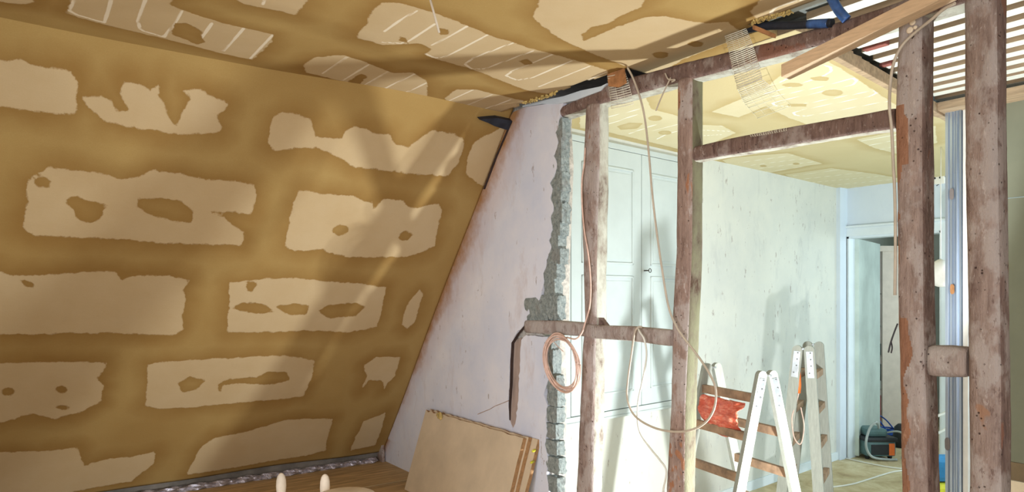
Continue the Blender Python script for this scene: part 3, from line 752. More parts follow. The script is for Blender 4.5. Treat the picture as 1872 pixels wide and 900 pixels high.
# ------------------------------------------------------------------ gap above the top beam: pipes, old board, stick
bm = bmesh.new()
zz = ZC-.052
tube(bm, [onx(1385, 49, P+.03)+Vector((0, .05, .005)), onx(1400, 48, P+.02), onx(1450, 46, P+.01), onx(1500, 43, P+.0), onx(1522, 42, P+.0)], .0135, 14)
o = obj('insulated_pipe', bm, 'pipe_black'); setp(o, 'black foam covered pipe lying on the long top beam', 'pipe')
bm = bmesh.new(); tube(bm, [onx(1478, 44.5, P+.004), onx(1500, 43.3, P+.0), onx(1515, 42.5, P+.0)], .0145, 14); obj('blue_tape', bm, 'pipe_blue', o)
bm = bmesh.new()
tube(bm, [onx(1512, -22, P-.02)+Vector((0, 0, .0)), onx(1522, 0, P-.02), onx(1534, 20, P-.015), onx(1548, 36, P-.005)], .0145, 14)
setp(obj('insulated_pipe', bm, 'pipe_blue'), 'short blue taped pipe sloping down to the long top beam', 'pipe')
bm = bmesh.new(); a = onx(1378, 50, P-.02); b = onx(1416, 66, P+.02)
obox(bm, a, b, (0, .012, .006), (0, .0, .016), .002)
setp(obj('wood_stick', bm, 'cardboard'), 'short brown stick poking out beside the black pipe', 'stick')
bm = bmesh.new()
for k, (z, x0, x1) in enumerate([(ZC+.012, 2.045, 2.10), (ZC+.03, 2.10, 2.14)]):
    box(bm, (x0, .9, z), (x1, 1.42, z+.012), .002)
setp(obj('old_board', bm, 'white_batten'), 'whitewashed old board in the gap over the black pipe', 'board')
bm = bmesh.new()
tube(bm, [(2.095, 2.78, ZC-.016), (2.095, 2.6, ZC-.015), (2.095, 2.3, ZC-.016), (2.095, 2.06, ZC-.018)], .011, 12)
setp(obj('insulated_pipe', bm, 'pipe_black'), 'black pipe in the gap above the left end of the top beam', 'pipe')
bm = bmesh.new()
prism(bm, [onx(u, v, P-.004) for u, v in [(955,193),(1000,182),(1030,176),(1060,166),(1098,158),(1110,152),(1098,166),(1050,184),(1020,190),(990,190),(955,196)]], (.03, 0, 0))
setp(obj('plaster_lip', bm, 'plaster_door'), 'ragged whitish plaster lip under the ceiling edge above the old wall', 'plaster edge')
# dark corner block under slope/ceiling end
bm = bmesh.new(); prism(bm, [onslope(u, v) for u, v in [(872,214),(890,212),(905,211),(933,217),(932,231),(922,233),(900,226),(888,220)]], (0, -.022, -.018))
setp(obj('corner_bracket', bm, 'pipe_black'), 'dark blue black offcut in the corner where ceiling, slope and wall meet', 'offcut')
# clay crumbs along ceiling edge
random.seed(8)
bm = bmesh.new()
def crumb(bm, p, s):
    m_ = bmesh.ops.create_icosphere(bm, subdivisions=1, radius=s)
    for v in m_['verts']: v.co = v.co*(1+random.uniform(-.35, .35))+Vector(p)
for i in range(70):
    u = random.uniform(955, 1018); v = 190-(u-955)*.33+random.uniform(-3, 3); crumb(bm, onz(u, min(v, 200), ZC-.004), random.uniform(.003, .007))
for i in range(90):
    u = random.uniform(1375, 1450); v = 42-(u-1375)*.28+random.uniform(-4, 3); crumb(bm, onz(u, v, ZC-.004), random.uniform(.003, .006))
o = obj('clay_crumbs', bm, 'clay_crumb'); setp(o, 'crumbly yellow clay lumps stuck along the ceiling edge', 'clay crumbs', kind='stuff')

# glass fibre mesh strips
def fmesh(segs, m_, r, label):
    """segs: list of (left edge points, right edge points, strands)"""
    bm = bmesh.new()
    def at(poly, t):
        cum = [0]
        for a, b in zip(poly, poly[1:]): cum.append(cum[-1]+(b-a).length)
        s = t*cum[-1]
        for i in range(len(poly)-1):
            if s <= cum[i+1]+1e-9: return poly[i].lerp(poly[i+1], (s-cum[i])/max(1e-9, cum[i+1]-cum[i]))
        return poly[-1]
    for Lp, Rp, n in segs:
        Lc = catmull(Lp, 10); Rc = catmull(Rp, 10)
        for i in range(n+1):
            t = i/n; a, b = at(Lc, t), at(Rc, t)
            j = Vector((0, random.uniform(-.003, .003), random.uniform(-.0015, .0015)))
            tube(bm, [a+j, a.lerp(b, .5)+Vector((-.002, 0, -.002)), b+j*.5], r, 5, 3)
        for k in range(m_+1):
            tube(bm, [at(Lc, t/12).lerp(at(Rc, t/12), k/m_) for t in range(13)], r*.35, 4, 2)
    return setp(obj('fibre_mesh', bm, 'mesh_white'), label, 'plaster mesh')
fmesh([([onz(1326, 66, ZC-.006), onx(1334, 100, 2.035), onx(1340, 128, 2.03), onx(1348, 160, 2.04)], [onz(1364, 52, ZC-.006), onx(1376, 82, 2.035), onx(1384, 108, 2.03), onx(1393, 142, 2.04)], 26),
       ([onx(1348, 162, 2.05), onz(1362, 190, ZC-.02), onz(1385, 216, ZC-.012)], [onx(1393, 144, 2.05), onz(1420, 168, ZC-.02), onz(1446, 194, ZC-.012)], 13)], 4, .0017,
      'wide torn strip of white fibre mesh hanging over the long top beam')
fmesh([([onz(1111, 140, ZC-.01), onx(1113, 160, 2.035), onx(1118, 198, 2.04)], [onz(1143, 132, ZC-.01), onx(1150, 155, 2.035), onx(1158, 190, 2.04)], 14)], 3, .0016, 'small torn strip of fibre mesh over the left end of the top beam')
fmesh([([onx(1372, 246, P+.002), onx(1405, 240, P+.002), onx(1437, 234, P+.002)], [onx(1374, 250, P+.002), onx(1406, 245, P+.002), onx(1438, 239, P+.002)], 16)], 2, .001, 'frayed scrap of white fibre mesh on the upper rail')
bm = bmesh.new(); 
vs_ = [onx(1110, 126, 2.025), onx(1142, 124, 2.025), onx(1146, 152, 2.02), onx(1132, 160, 2.02), onx(1113, 158, 2.02)]
prism(bm, vs_, (-.003, 0, 0)); setp(obj('cardboard_scrap', bm, 'cardboard'), 'brown cardboard scrap above the small strip of mesh', 'cardboard')

# ------------------------------------------------------------------ far room walls
def wallbox(name, p, q, z0, z1, th, mat, label):
    p, q = Vector(p), Vector(q); d = (q-p).normalized(); nrm = Vector((-d.y, d.x, 0))*th
    bm = bmesh.new(); prism(bm, [Vector((p.x, p.y, z0)), Vector((q.x, q.y, z0)), Vector((q.x, q.y, z1)), Vector((p.x, p.y, z1))], nrm)
    return setp(obj(name, bm, mat), label, None, None, 'structure')
A0 = WA-WD*.65
wallbox('wall_far', A0, WB, 0, ZC+.02, .12, 'plaster_far', 'pale scuffed plaster wall of the far room')
XD = WB.x
def doory(u): return onx(u, 500, XD).y
y1, y2 = onx(1549, 500, XD).y, onx(1722, 500, XD).y
zt = onx(1600, 430, XD).z
wallbox('wall_back', (XD, WB.y+.1, 0), (XD, y1, 0), 0, ZC+.02, -.12, 'plaster_door', 'bluish white wall beside the door')
bm = bmesh.new(); box(bm, (XD, y2, zt), (XD+.12, y1, ZC+.02)); setp(obj('wall_back', bm, 'plaster_door'), 'bluish white wall over the door', None, None, 'structure')
bm = bmesh.new(); box(bm, (XD, -.2, 0), (XD+.12, y2, ZC+.02)); setp(obj('wall_back', bm, 'plaster_door'), 'bluish white wall right of the door', None, None, 'structure')
# door_1: frame, casing, opened leaf
d1 = thing('door_1', (XD, (y1+y2)/2, 0), 'white door frame with a grey green door leaf opened into the hall', None, None, 'structure')
bm = bmesh.new(); box(bm, (XD-.018, y1-.0, 0), (XD, y1+.07, zt+.075), .003); box(bm, (XD-.018, y2-.07, 0), (XD, y2, zt+.075), .003); box(bm, (XD-.018, y2, zt), (XD, y1, zt+.075), .003)
obj('casing', bm, 'white_frame', d1)
bm = bmesh.new(); box(bm, (XD-.03, y2-.09, zt+.075), (XD, y1+.09, zt+.095), .004); obj('head_moulding', bm, 'white_frame', d1)
bm = bmesh.new(); box(bm, (XD-.005, y1-.016, 0), (XD+.125, y1, zt)); box(bm, (XD-.005, y2, 0), (XD+.125, y2+.016, zt)); box(bm, (XD-.005, y2, zt-.016), (XD+.125, y1, zt)); obj('jamb', bm, 'white_frame', d1)
bm = bmesh.new(); hp = Vector((XD+.10, y1-.03, 0)); ld = Vector((.954, .26, 0)).normalized()
obox(bm, hp+Vector((0, 0, (zt)/2))+ld*.0, hp+ld*.86+Vector((0, 0, zt/2)), (0, 0, zt-.03), Vector((-ld.y, ld.x, 0))*.04, .003)
obj('door_leaf', bm, 'teal_door', d1)
for v in (482, 757):
    p = onx(1543, v, XD-.02); bm = bmesh.new(); tube(bm, [p-Vector((0, 0, .05)), p+Vector((0, 0, .05))], .008, 10, smooth=False); obj('hinge', bm, 'zinc', d1)
# baseboards
bm = bmesh.new(); a = WA+WD*.9-WN*.008; b = WB-WN*.008
obox(bm, a+Vector((0, 0, .035)), b+Vector((0, 0, .035)), (0, 0, .07), WN*.016, .003); setp(obj('baseboard_far', bm, 'white_frame'), 'white baseboard', None, None, 'structure')
# hall beyond
bm = bmesh.new(); box(bm, (9.0, -.2, 0), (9.1, 4.2, ZC+.1)); setp(obj('wall_hall', bm, 'hall_wall'), 'grey hall wall', None, None, 'structure')
bm = bmesh.new(); box(bm, (XD+.12, 4.1, 0), (9.0, 4.2, ZC+.1)); setp(obj('wall_hall', bm, 'hall_wall'), 'grey hall side wall', None, None, 'structure')
bm = bmesh.new(); box(bm, (XD+.12, 1.0, ZC-.05), (9.0, 4.1, ZC)); setp(obj('ceiling', bm, 'hall_wall'), 'hall ceiling', None, None, 'structure')
bm = bmesh.new(); box(bm, (8.0, 1.35, 0), (8.1, 3.0, ZC-.06)); setp(obj('wall_hall', bm, 'hall_wall'), 'grey cross wall in the hall', None, None, 'structure')
# shelf unit in the hall
T = 7.35
sp = dep(1608, 500, T); sh = thing('shelf_unit', (sp.x, sp.y, 0), 'tall beige open shelf with black and red boxes seen through the door', 'shelf')
R_ax = Vector((CF, -SF, 0)); F_ax = Vector((SF, CF, 0))
def camboard(bm, u0, u1, z0, z1, t0, th, bev=.002):
    a = dep((u0+u1)/2, 500, t0); w_ = (u1-u0)/FPX*t0
    obox(bm, Vector((a.x, a.y, z0)), Vector((a.x, a.y, z1)), R_ax*w_, F_ax*th, bev)
ztop = EYE+(HV-450)/FPX*T
bm = bmesh.new(); camboard(bm, 1612, 1650, .02, ztop, T, .03); obj('side_panel', bm, 'beige_panel', sh)
bm = bmesh.new(); camboard(bm, 1601, 1606, .02, ztop-.05, T-.01, .03); obj('side_panel', bm, 'steel', sh)
bm = bmesh.new(); camboard(bm, 1601, 1650, ztop-.06, ztop, T-.02, .03); obj('top_panel', bm, 'beige_panel', sh)
bm = bmesh.new(); camboard(bm, 1601, 1650, .02, ztop, T+.32, .02); obj('back_panel', bm, 'old_board', sh)
for z in (.02, .42, .78, 1.1, 1.45):
    bm = bmesh.new(); a = dep(1607, 500, T+.15); obox(bm, Vector((a.x, a.y, z)), Vector((a.x, a.y, z+.018)), R_ax*.055, F_ax*.28); obj('shelf', bm, 'old_board', sh)
for i, (z0, z1, mat, lb) in enumerate([(.045, .36, 'red', 'red box on the bottom of the hall shelf'), (.44, .52, 'white_pl', 'white box on the lower board of the hall shelf'), (.525, .70, 'black_pl', 'black box on the white box of the hall shelf'), (.80, .92, 'black_pl', 'small black box above the middle board of the hall shelf')]):
    bm = bmesh.new(); a = dep(1607.5, 500, T+.10); obox(bm, Vector((a.x, a.y, z0)), Vector((a.x, a.y, z1)), R_ax*.046, F_ax*.15, .004)
    setp(obj('storage_box', bm, mat), lb, 'box')

# ------------------------------------------------------------------ built-in cupboard in the long wall
def W(u, v, off=0): return onwall(u, v, off)
cb_a, cb_b = W(1040, 500), W(1262, 500)
ztopc, zbot = W(1168, 274).z, W(1168, 741).z
ztopc = min(ztopc, ZC-.07)
cup = thing('built_in_cupboard', ((cb_a+cb_b)/2).to_tuple()[:2]+(0,), 'white panelled two door built-in cupboard with a small key, behind the timber posts', 'cupboard')
def wpt(s, off, z): p = WA+WD*s-WN*off; return Vector((p.x, p.y, z))
def sof(u, v=500): return (W(u, v)-WA).dot(WD)
def wslab(bm, s0, s1, z0, z1, o0, o1, bev=.003):
    a = wpt((s0+s1)/2, (o0+o1)/2, z0); b = wpt((s0+s1)/2, (o0+o1)/2, z1)
    obox(bm, a, b, WD*(s1-s0), WN*(o1-o0), bev)
sL, sM, sR = sof(1050)-.05, sof(1168), sof(1300)-.25
sR = sof(1262)
bm = bmesh.new(); wslab(bm, sL-.05, sR+.03, ztopc, ztopc+.035, 0, .02); wslab(bm, sR, sR+.03, zbot-.03, ztopc, 0, .02); wslab(bm, sL-.05, sL, zbot-.03, ztopc, 0, .02); wslab(bm, sL-.05, sR+.03, zbot-.03, zbot, 0, .03)
obj('frame', bm, 'white_paint', cup)
def leaf(s0, s1, key):
    bm = bmesh.new(); wslab(bm, s0+.003, s1-.003, zbot+.003, ztopc-.003, 0, .022)
    d = obj('door', bm, 'white_paint', cup)
    zm = W(1168, 484).z; z2 = W(1168, 500).z
    for (za, zb_) in ((W(1130, 484).z, ztopc-.11), (zbot+.10, W(1140, 505).z)):
        m_ = .085
        bm = bmesh.new()
        for (a0, a1, b0, b1) in ((s0+m_, s1-m_, za, za+.012), (s0+m_, s1-m_, zb_-.012, zb_), (s0+m_, s0+m_+.012, za, zb_), (s1-m_-.012, s1-m_, za, zb_)):
            wslab(bm, a0, a1, b0, b1, .020, .030, .003)
        wslab(bm, s0+m_+.03, s1-m_-.03, za+.03, zb_-.03, .018, .0245, .002)
        obj('panel_moulding', bm, 'white_paint', d)
    return d
leaf(sL, sM, False); dr = leaf(sM, sR, True)
bm = bmesh.new(); kp = W(1179, 495, .03); out = -WN
tube(bm, [kp-out*.005, kp+out*.03], .004, 8, smooth=False)
q = kp+out*.03; tube(bm, [q+WD*.012+WD*.012*math.cos(a)+Vector((0, 0, .012*math.sin(a))) for a in np.linspace(0, 2*PI, 13)], .0025, 6, 2)
obj('key', bm, 'key', dr)
bm = bmesh.new(); wslab(bm, sL-.3, sof(1272), W(1168, 741).z-.045, W(1168, 741).z-.03, 0, .035, .004); obj('sill_board', bm, 'white_paint', cup)

# ------------------------------------------------------------------ drywall and metal stud at right
XQ = 3.83
ya = onx(1839, 500, XQ).y
zb = onx(1860, 846, XQ).z
zj = onx(1858, 361, XQ).z; ztp = onx(1850, 184, XQ).z
for (z0, z1, lb) in ((zj+.002, ZC+.03, 'upper grey green plasterboard sheet behind the thickest post'), (zb, zj-.002, 'lower grey green plasterboard sheet behind the thickest post')):
    bm = bmesh.new(); box(bm, (XQ, -1.9, z0), (XQ+.0125, ya+.03, z1), .001); setp(obj('plasterboard', bm, 'drywall'), lb, 'plasterboard', 'grey green plasterboard sheets')
bm = bmesh.new(); box(bm, (XQ+.0, -1.9, onx(1860, 880, XQ).z), (XQ+.012, ya+.03, zb-.002), .001); setp(obj('base_board', bm, 'drywall_dark'), 'brown board strip under the grey green plasterboard', 'board')
bm = bmesh.new(); box(bm, (XQ+.0, -1.9, 0.0), (XQ+.012, ya+.03, onx(1860, 880, XQ).z-.002), .001); setp(obj('base_board', bm, 'cream'), 'pale cream board below the brown strip', 'board')
def stud(u0, u1, x, z1, label, slots):
    ya_, yb_ = onx(u0, 500, x).y, onx(u1, 500, x).y          # ya_ > yb_
    t = thing('metal_stud', (x, (ya_+yb_)/2, 0), label, 'metal stud')
    bm = bmesh.new(); n_ = 8
    # web with longitudinal ribs facing the viewer, flanges going back
    prof = [(ya_, .045), (ya_, 0), (ya_-.012, 0), (ya_-.018, .006), (ya_-.026, .006), (ya_-.032, 0), ((ya_+yb_)/2+.012, 0), ((ya_+yb_)/2+.006, .006), ((ya_+yb_)/2-.006, .006), ((ya_+yb_)/2-.012, 0), (yb_+.02, 0), (yb_+.014, .006), (yb_+.008, 0), (yb_, 0), (yb_, .045)]
    zs = [0.0, z1]
    for (pa, pb) in zip(prof, prof[1:]):
        vs = [bm.verts.new((x+pa[1], pa[0], zs[0])), bm.verts.new((x+pb[1], pb[0], zs[0])), bm.verts.new((x+pb[1], pb[0], zs[1])), bm.verts.new((x+pa[1], pa[0], zs[1]))]
        bm.faces.new(vs)
    bmesh.ops.remove_doubles(bm, verts=bm.verts, dist=1e-5)
    o = obj('profile', bm, 'steel', t); s_ = o.modifiers.new('s', 'SOLIDIFY'); s_.thickness = .0012
    for (u, v, ww, hh, mat) in slots:
        c = onx(u, v, x-.001); bm = bmesh.new()
        prism(bm, [Vector((x-.0025, c.y+ww*(math.cos(a)), c.z+hh*math.sin(a)+(hh*.8 if math.sin(a) > 0 else -hh*.8))) for a in np.linspace(.01, 2*PI-.3, 18)], (.0015, 0, 0))
        obj('slot', bm, mat, t)
    return t
stud(1728, 1757, 3.78, ZC-.02, 'galvanised steel stud with oval slots between the two thick posts', [(1740, 355, .010, .016, 'steel_hole'), (1741, 529, .010, .014, 'cardboard'), (1732, 812, .012, .018, 'steel_hole')])
bm = bmesh.new(); yy = onx(1757.5, 500, 3.78).y; yz = onx(1768, 500, 3.78).y
box(bm, (3.79, yz, 0), (3.83, yy-.002, ZC-.02), .002); setp(obj('glare_flange', bm, 'white_pl'), 'flange of the steel stud, its daylight glare given as white colour', 'stud flange')  # stud flange; window glare on it is put in as plain white
bm = bmesh.new(); box(bm, (3.70, 1.0, ZC-.02), (3.86, 1.62, ZC+.02), .002); setp(obj('ceiling_track', bm, 'batten_side'), 'wooden strip at ceiling height over the steel stud', 'ceiling strip')

# ------------------------------------------------------------------ ladders
def ladder(base_near, base_far, top, a_dir, spreadL, spreadR, rail_w, label, rungs, film=None, group='wooden step ladders'):
    """base_near/base_far: xy of the two A frames; a_dir: horizontal unit vector in the A plane"""
    near, far = Vector(base_near), Vector(base_far); ad = Vector(a_dir).normalized(); bd = (far-near).normalized()
    t = thing('step_ladder', (near+far)/2, label, 'step ladder', group)
    th = .024
    legs = {}
    for c, tag_ in ((near, 'n'), (far, 'f')):
        for sgn, sprd in ((-1, spreadL), (1, spreadR)):
            foot = c+ad*sgn*sprd; foot.z = 0.0; hd = c+ad*sgn*rail_w*.52; hd.z = top
            ax = (hd-foot).normalized(); wv = (ad-ax*ad.dot(ax)).normalized()
            bm = bmesh.new(); n_ = 10; pr = [foot-wv*rail_w/2, foot+wv*rail_w/2]
            for k in range(n_+1):
                a = PI*k/n_; pr.append(hd-ax*rail_w*.5+wv*math.cos(a)*rail_w/2+ax*math.sin(a)*rail_w/2)
            prism(bm, [p-bd*th/2 for p in pr], bd*th)
            es = [e for e in bm.edges if e.is_boundary]
            legs[(tag_, sgn)] = (foot, hd, ax, wv)
            rail = obj('rail', bm, 'ladder_wood', t)
            # hinge plate
            if tag_ == 'n':
                bm = bmesh.new(); c0 = hd-ax*.035; c1 = hd-ax*.20
                obox(bm, c0-bd*(th/2+.0015), c1-bd*(th/2+.0015), wv*rail_w*.62, bd*.003, .001)
                hp_ = obj('hinge_plate', bm, 'zinc', rail)
                for q in (.045, .085, .125, .17):
                    pc = hd-ax*q-bd*(th/2+.003)+wv*(.006 if int(q*1000) % 2 else -.006); bm = bmesh.new()
                    lathe(bm, pc, -bd, [(0, .0045), (.002, .004), (.003, .0015)], 10); obj('rivet', bm, 'rivet', rail)
    for sgn in (-1, 1):
        for dz in rungs[sgn]:
            z = top-dz; pts = []
            for tg in ('n', 'f'):
                foot, hd, ax, wv = legs[(tg, sgn)]; pts.append(foot+(hd-foot)*(z/top))
            bm = bmesh.new(); obox(bm, pts[0]+bd*.006, pts[1]-bd*.006, Vector((ad.x, ad.y, 0))*(rail_w*.55), (0, 0, .042), .003)
            obj('rung', bm, 'rung_wood', t)
    # top hinge bolt rods
    for c in (near, far):
        bm = bmesh.new(); cc = Vector((c.x, c.y, top-.02)); tube(bm, [cc-bd*.03, cc+bd*.03], .006, 8, smooth=False); obj('hinge_bolt', bm, 'zinc', t)
    return t, legs, bd, ad
n1 = dep(1401, 678, 3.24); f1 = dep(1301, 664, 3.24*143/129); f1.z = 0
t1 = EYE-(678-HV)/FPX*3.24
l1, legs1, bd1, ad1 = ladder((n1.x, n1.y, 0), f1, t1, (.945, -.325, 0), .27, .28, .047, 'pale wooden step ladder nearest the posts, orange plastic hanging on it',
       {-1: [.13, .31, .50, .70, .90], 1: [.30, .50, .70, .90]})
n2 = dep(1469, 633, 4.28); 
b2 = (R_ax*.22+F_ax*.36)
t2 = EYE-(632-HV)/FPX*4.28
l2, *_ = ladder((n2.x, n2.y, 0), (n2.x+b2.x, n2.y+b2.y, 0), t2, (F_ax*-.5+R_ax*.85), .15, .10, .062, 'taller pale wooden step ladder standing nearer the far wall', {-1: [.2, .42, .64, .86], 1: [.2, .42, .64, .86]})
# orange plastic sheet hanging from the top rung of the near ladder
foot, hd, ax, wv = legs1[('n', -1)]; foot2, hd2, _, _ = legs1[('f', -1)]
za = t1-.155
pa = foot+(hd-foot)*(za/t1); pb = foot2+(hd2-foot2)*(za/t1)
bm = bmesh.new(); NU, NV = 26, 18; g = []
for i in range(NU+1):
    row = []
    for j in range(NV+1):
        s, q = i/NU, j/NV
        p = pa.lerp(pb, .10+.80*s-(s-.5)*.14*q)
        dz = q*(.155+.03*math.sin(s*PI))
        bul = .055*math.sin(PI*min(1, q*1.1))
        nn = mnoise.noise(Vector((s*6, q*5, 2)))*.018+mnoise.noise(Vector((s*15, q*11, 5)))*.008
        p = p-ad1*(.026+bul*.6+nn)+Vector((0, 0, -dz+nn*.5)); row.append(bm.verts.new(p))
    g.append(row)
for i in range(NU):
    for j in range(NV): f = bm.faces.new((g[i][j], g[i+1][j], g[i+1][j+1], g[i][j+1])); f.smooth = True
o = obj('plastic_sheet', bm, 'orange_film'); sm = o.modifiers.new('s', 'SOLIDIFY'); sm.thickness = .002
setp(o, 'crumpled orange red plastic sheet hanging from the near step ladder', 'plastic sheet')
# small tools hung at the taller ladder
bm = bmesh.new(); p = dep(1460, 690, 4.30); lathe(bm, p-Vector((0, 0, .10)), (0, 0, 1), [(0, .012), (.05, .016), (.10, .014), (.16, .010)], 12)
setp(obj('tool_handle', bm, 'orange'), 'orange tool handle hung inside the taller step ladder', 'tool')
bm = bmesh.new(); p = dep(1462, 745, 4.28)
tube(bm, [dep(1462, 712, 4.30), dep(1455, 740, 4.3), dep(1448, 765, 4.3), dep(1452, 800, 4.3), dep(1464, 812, 4.3), dep(1470, 780, 4.3), dep(1464, 745, 4.3)], .004, 6)
setp(obj('cable_loop', bm, 'cable_pink'), 'thin brown cable loop dangling under the taller step ladder', 'cable')

# ------------------------------------------------------------------ leaning boards
BT, BB = P-.045, P-.19
def lb(u, v, fx): return None
def leanboard(name, y0, y1, ztop_, xoff, th, label, skew=0, mats=('fibreboard', 'fibreboard2')):
    bm = bmesh.new(); zt_ = ztop_
    top0 = Vector((BT+xoff, y0, zt_)); top1 = Vector((BT+xoff, y1, zt_)); bt0 = Vector((BB+xoff, y0+skew, ZN+.001)); bt1 = Vector((BB+xoff, y1+skew, ZN+.001))
    nrm = (top1-top0).cross(bt0-top0).normalized(); nrm = nrm if nrm.x > 0 else -nrm
    pts = [bt1]
    random.seed(len(label))
    for k in range(1, 8): pts.append(bt1.lerp(top1, k/8)+Vector((0, random.uniform(-.002, .002), 0)))
    pts.append(top1)
    for k in range(1, 30):
        p_ = top1.lerp(top0, k/30); p_ += (bt1-top1).normalized()*(random.uniform(-.002, .004)+(.009 if k > 24 and k % 2 else 0)); pts.append(p_)
    pts += [top0, bt0]
    prism(bm, pts, nrm*th)
    bm.normal_update()
    for f in bm.faces: f.material_index = 0 if abs(f.normal.dot(nrm)) > .8 else 1
    return setp(obj('clay_board', bm, list(mats)), label, 'building board', 'boards leaning on the wall')
yl = onx(782, 750, BT).y; yr = onx(960, 805, BT).y
zt1 = onx(782, 749, BT).z
leanboard('clay_board', yl, yr, zt1, -.012, .022, 'front beige board of the stack leaning on the old plaster wall')
leanboard('clay_board', yl-.01, yr-.012, zt1+.003, .0125, .022, 'middle beige board of the stack, between the front board and the rear board')
lb3 = leanboard('clay_board', yl-.12, yr-.055, zt1-.004, .037, .020, 'rear beige board with two yellow plugs at its edge, next to the wall')
for v in (825, 846):
    p = onx(968 if v < 830 else 965, v, BT-.005+(-.03 if v > 830 else -.01)); bm = bmesh.new(); lathe(bm, p+Vector((.035, 0, 0)), (-1, -.5, 0), [(0, .006), (.02, .007), (.03, .005), (.033, .001)], 12)
    o = obj('yellow_plug', bm, 'yellow', lb3)
bm = bmesh.new(); a = onx(957, 872, BT-.03); p0 = Vector((BT-.035, a.y-.012, .52)); p1_ = Vector((BT-.125, a.y-.012, ZN)); obox(bm, p0, p1_, (0, .02, 0), (.006, 0, .0), .001)
# clay blob on the top edge
bm = bmesh.new(); p = onx(805, 760, BT-.02)
m_ = bmesh.ops.create_icosphere(bm, subdivisions=3, radius=.028)
for v in m_['verts']:
    v.co = Vector((v.co.x*.25, v.co.y*1.1, v.co.z*.75))*(1+.4*mnoise.noise(v.co*60)); v.co += p+Vector((-.006, 0, 0))
bm.faces.ensure_lookup_table()
setp(obj('clay_lump', bm, 'clay_crumb', None, True), 'smeared clay lump on the top left corner of the front board', 'clay lump')

# ------------------------------------------------------------------ cables
def cable(name, pts, r, mat, label, cat='cable', sides=8, extra=None):
    bm = bmesh.new(); tube(bm, pts, r, sides)
    if extra:
        for e in extra: tube(bm, e, r, sides)
    return setp(obj(name, bm, mat), label, cat)
XF = P-.035
cable('cable', [onx(1147, 128, XF)+Vector((0, 0, .01)), onx(1158, 145, XF), onx(1172, 185, XF), onx(1180, 225, XF), onx(1187, 290, XF), onx(1192, 350, XF), onx(1200, 420, XF), onx(1210, 490, XF), onx(1222, 560, XF), onx(1236, 596, XF), onx(1248, 615, XF), onx(1275, 650, XF), onx(1295, 680, XF), onx(1308, 710, XF), onx(1306, 745, XF), onx(1290, 772, XF), onx(1262, 787, XF), onx(1225, 789, XF), onx(1190, 780, XF), onx(1160, 760, XF), onx(1147, 730, XF), onx(1148, 695, XF), onx(1155, 645, XF), onx(1160, 610, XF), onx(1166, 599, XF), onx(1174, 598, XF+.01)], .0042, 'cable_beige',
      'long beige cable hanging from the ceiling and looping in front of the green sided post')
cable('cable', [onx(1166, 600, P-.03), onx(1170, 608, P-.045), onx(1178, 622, P-.045), onx(1182, 650, P-.03), onx(1176, 690, P-.02), onx(1166, 740, P-.01), onx(1168, 785, P-.01), onx(1185, 815, P-.01), onx(1205, 840, P-.01), onx(1218, 862, P-.01), onx(1212, 900, P-.01), onx(1205, 960, P-.01)], .0036, 'cable_white', 'thinner pale cable hanging from the low rail down beside the green sided post')
# coil
random.seed(4)
def ringpts(du, dv, su, sv_, x, ph=0):
    return [onx(1028+du+(29+su)*math.cos(a)+ (v_ := math.sin(a))*8, 665+dv+(50+sv_)*math.sin(a), x-.006*math.cos(a*2)) for a in np.linspace(ph, ph+2*PI, 26)]
bm = bmesh.new()
for k in range(6):
    tube(bm, ringpts(random.uniform(-3, 3), random.uniform(-3, 3), random.uniform(-4, 3), random.uniform(-6, 4), P-.030-.006*k), .0036, 8, 3)
tube(bm, [onx(1036, 617, P-.04), onx(1052, 620, P-.05), onx(1063, 610, P-.045), onx(1070, 590, P-.035), onx(1078, 560, P-.02), onx(1080, 520, P-.015), onx(1076, 470, P-.015), onx(1068, 420, P-.013), onx(1064, 370, P-.013), onx(1064, 330, P-.013), onx(1068, 300, P-.012), onx(1070, 270, P-.008)], .0036, 8)
tube(bm, [onx(1013, 626, P-.03), onx(1020, 634, P-.045), onx(1030, 643, P-.05)], .002, 6)
setp(obj('cable_coil', bm, 'cable_pink'), 'coil of pinkish copper coloured cable hanging at the low rail by the thin post', 'cable coil')
XG = P-.03
cable('cable', [onx(1746, 6, XG-.03), onx(1725, 17, XG-.02), onx(1700, 38, XG-.01), onx(1670, 62, XG), onx(1648, 85, XG), onx(1634, 115, XG), onx(1628, 150, XG), onx(1626, 195, XG), onx(1630, 235, XG+.01), onx(1633, 300, XG+.02), onx(1636, 360, XG+.025), onx(1637, 450, XG+.03), onx(1636, 540, XG+.03)], .0042, 'cable_beige', 'beige cable curving over the top of the orange brown post')
bm = bmesh.new()
for (u, v, r_) in ((1668, 41, .009), (1663, 55, .010), (1673, 50, .006)):
    lathe(bm, onx(u, v, P-.002)+Vector((.002, 0, 0)), (-1, 0, 0), [(0, r_), (.003, r_*.9), (.005, r_*.5)], 14)
setp(obj('plaster_dabs', bm, 'cream'), 'three cream coloured filler dabs near the top of the orange brown post', 'filler')
bm = bmesh.new()
tube(bm, [onx(1226, 142, P-.01), onx(1215, 165, P-.02), onx(1206, 185, P-.025), onx(1199, 203, P-.03)], .0028, 6)
tube(bm, [onx(1216, 134, P-.012), onx(1222, 145, P-.014), onx(1234, 146, P-.014), onx(1228, 150, P-.012)], .003, 6)
setp(obj('wire', bm, 'cable_beige'), 'short stiff wire sticking out below the top beam beside the green sided post', 'wire')
bm = bmesh.new()
tube(bm, [onx(1641, 592, P-.004), onx(1634, 610, P-.012), onx(1628, 628, P-.016), onx(1624, 645, P-.02)], .0024, 6)
tube(bm, [onx(1629, 624, P-.014), onx(1631, 636, P-.018), onx(1629, 646, P-.02)], .002, 6)
setp(obj('wire', bm, 'cable_dark'), 'frayed dark wire end at the left edge of the orange brown post', 'wire')
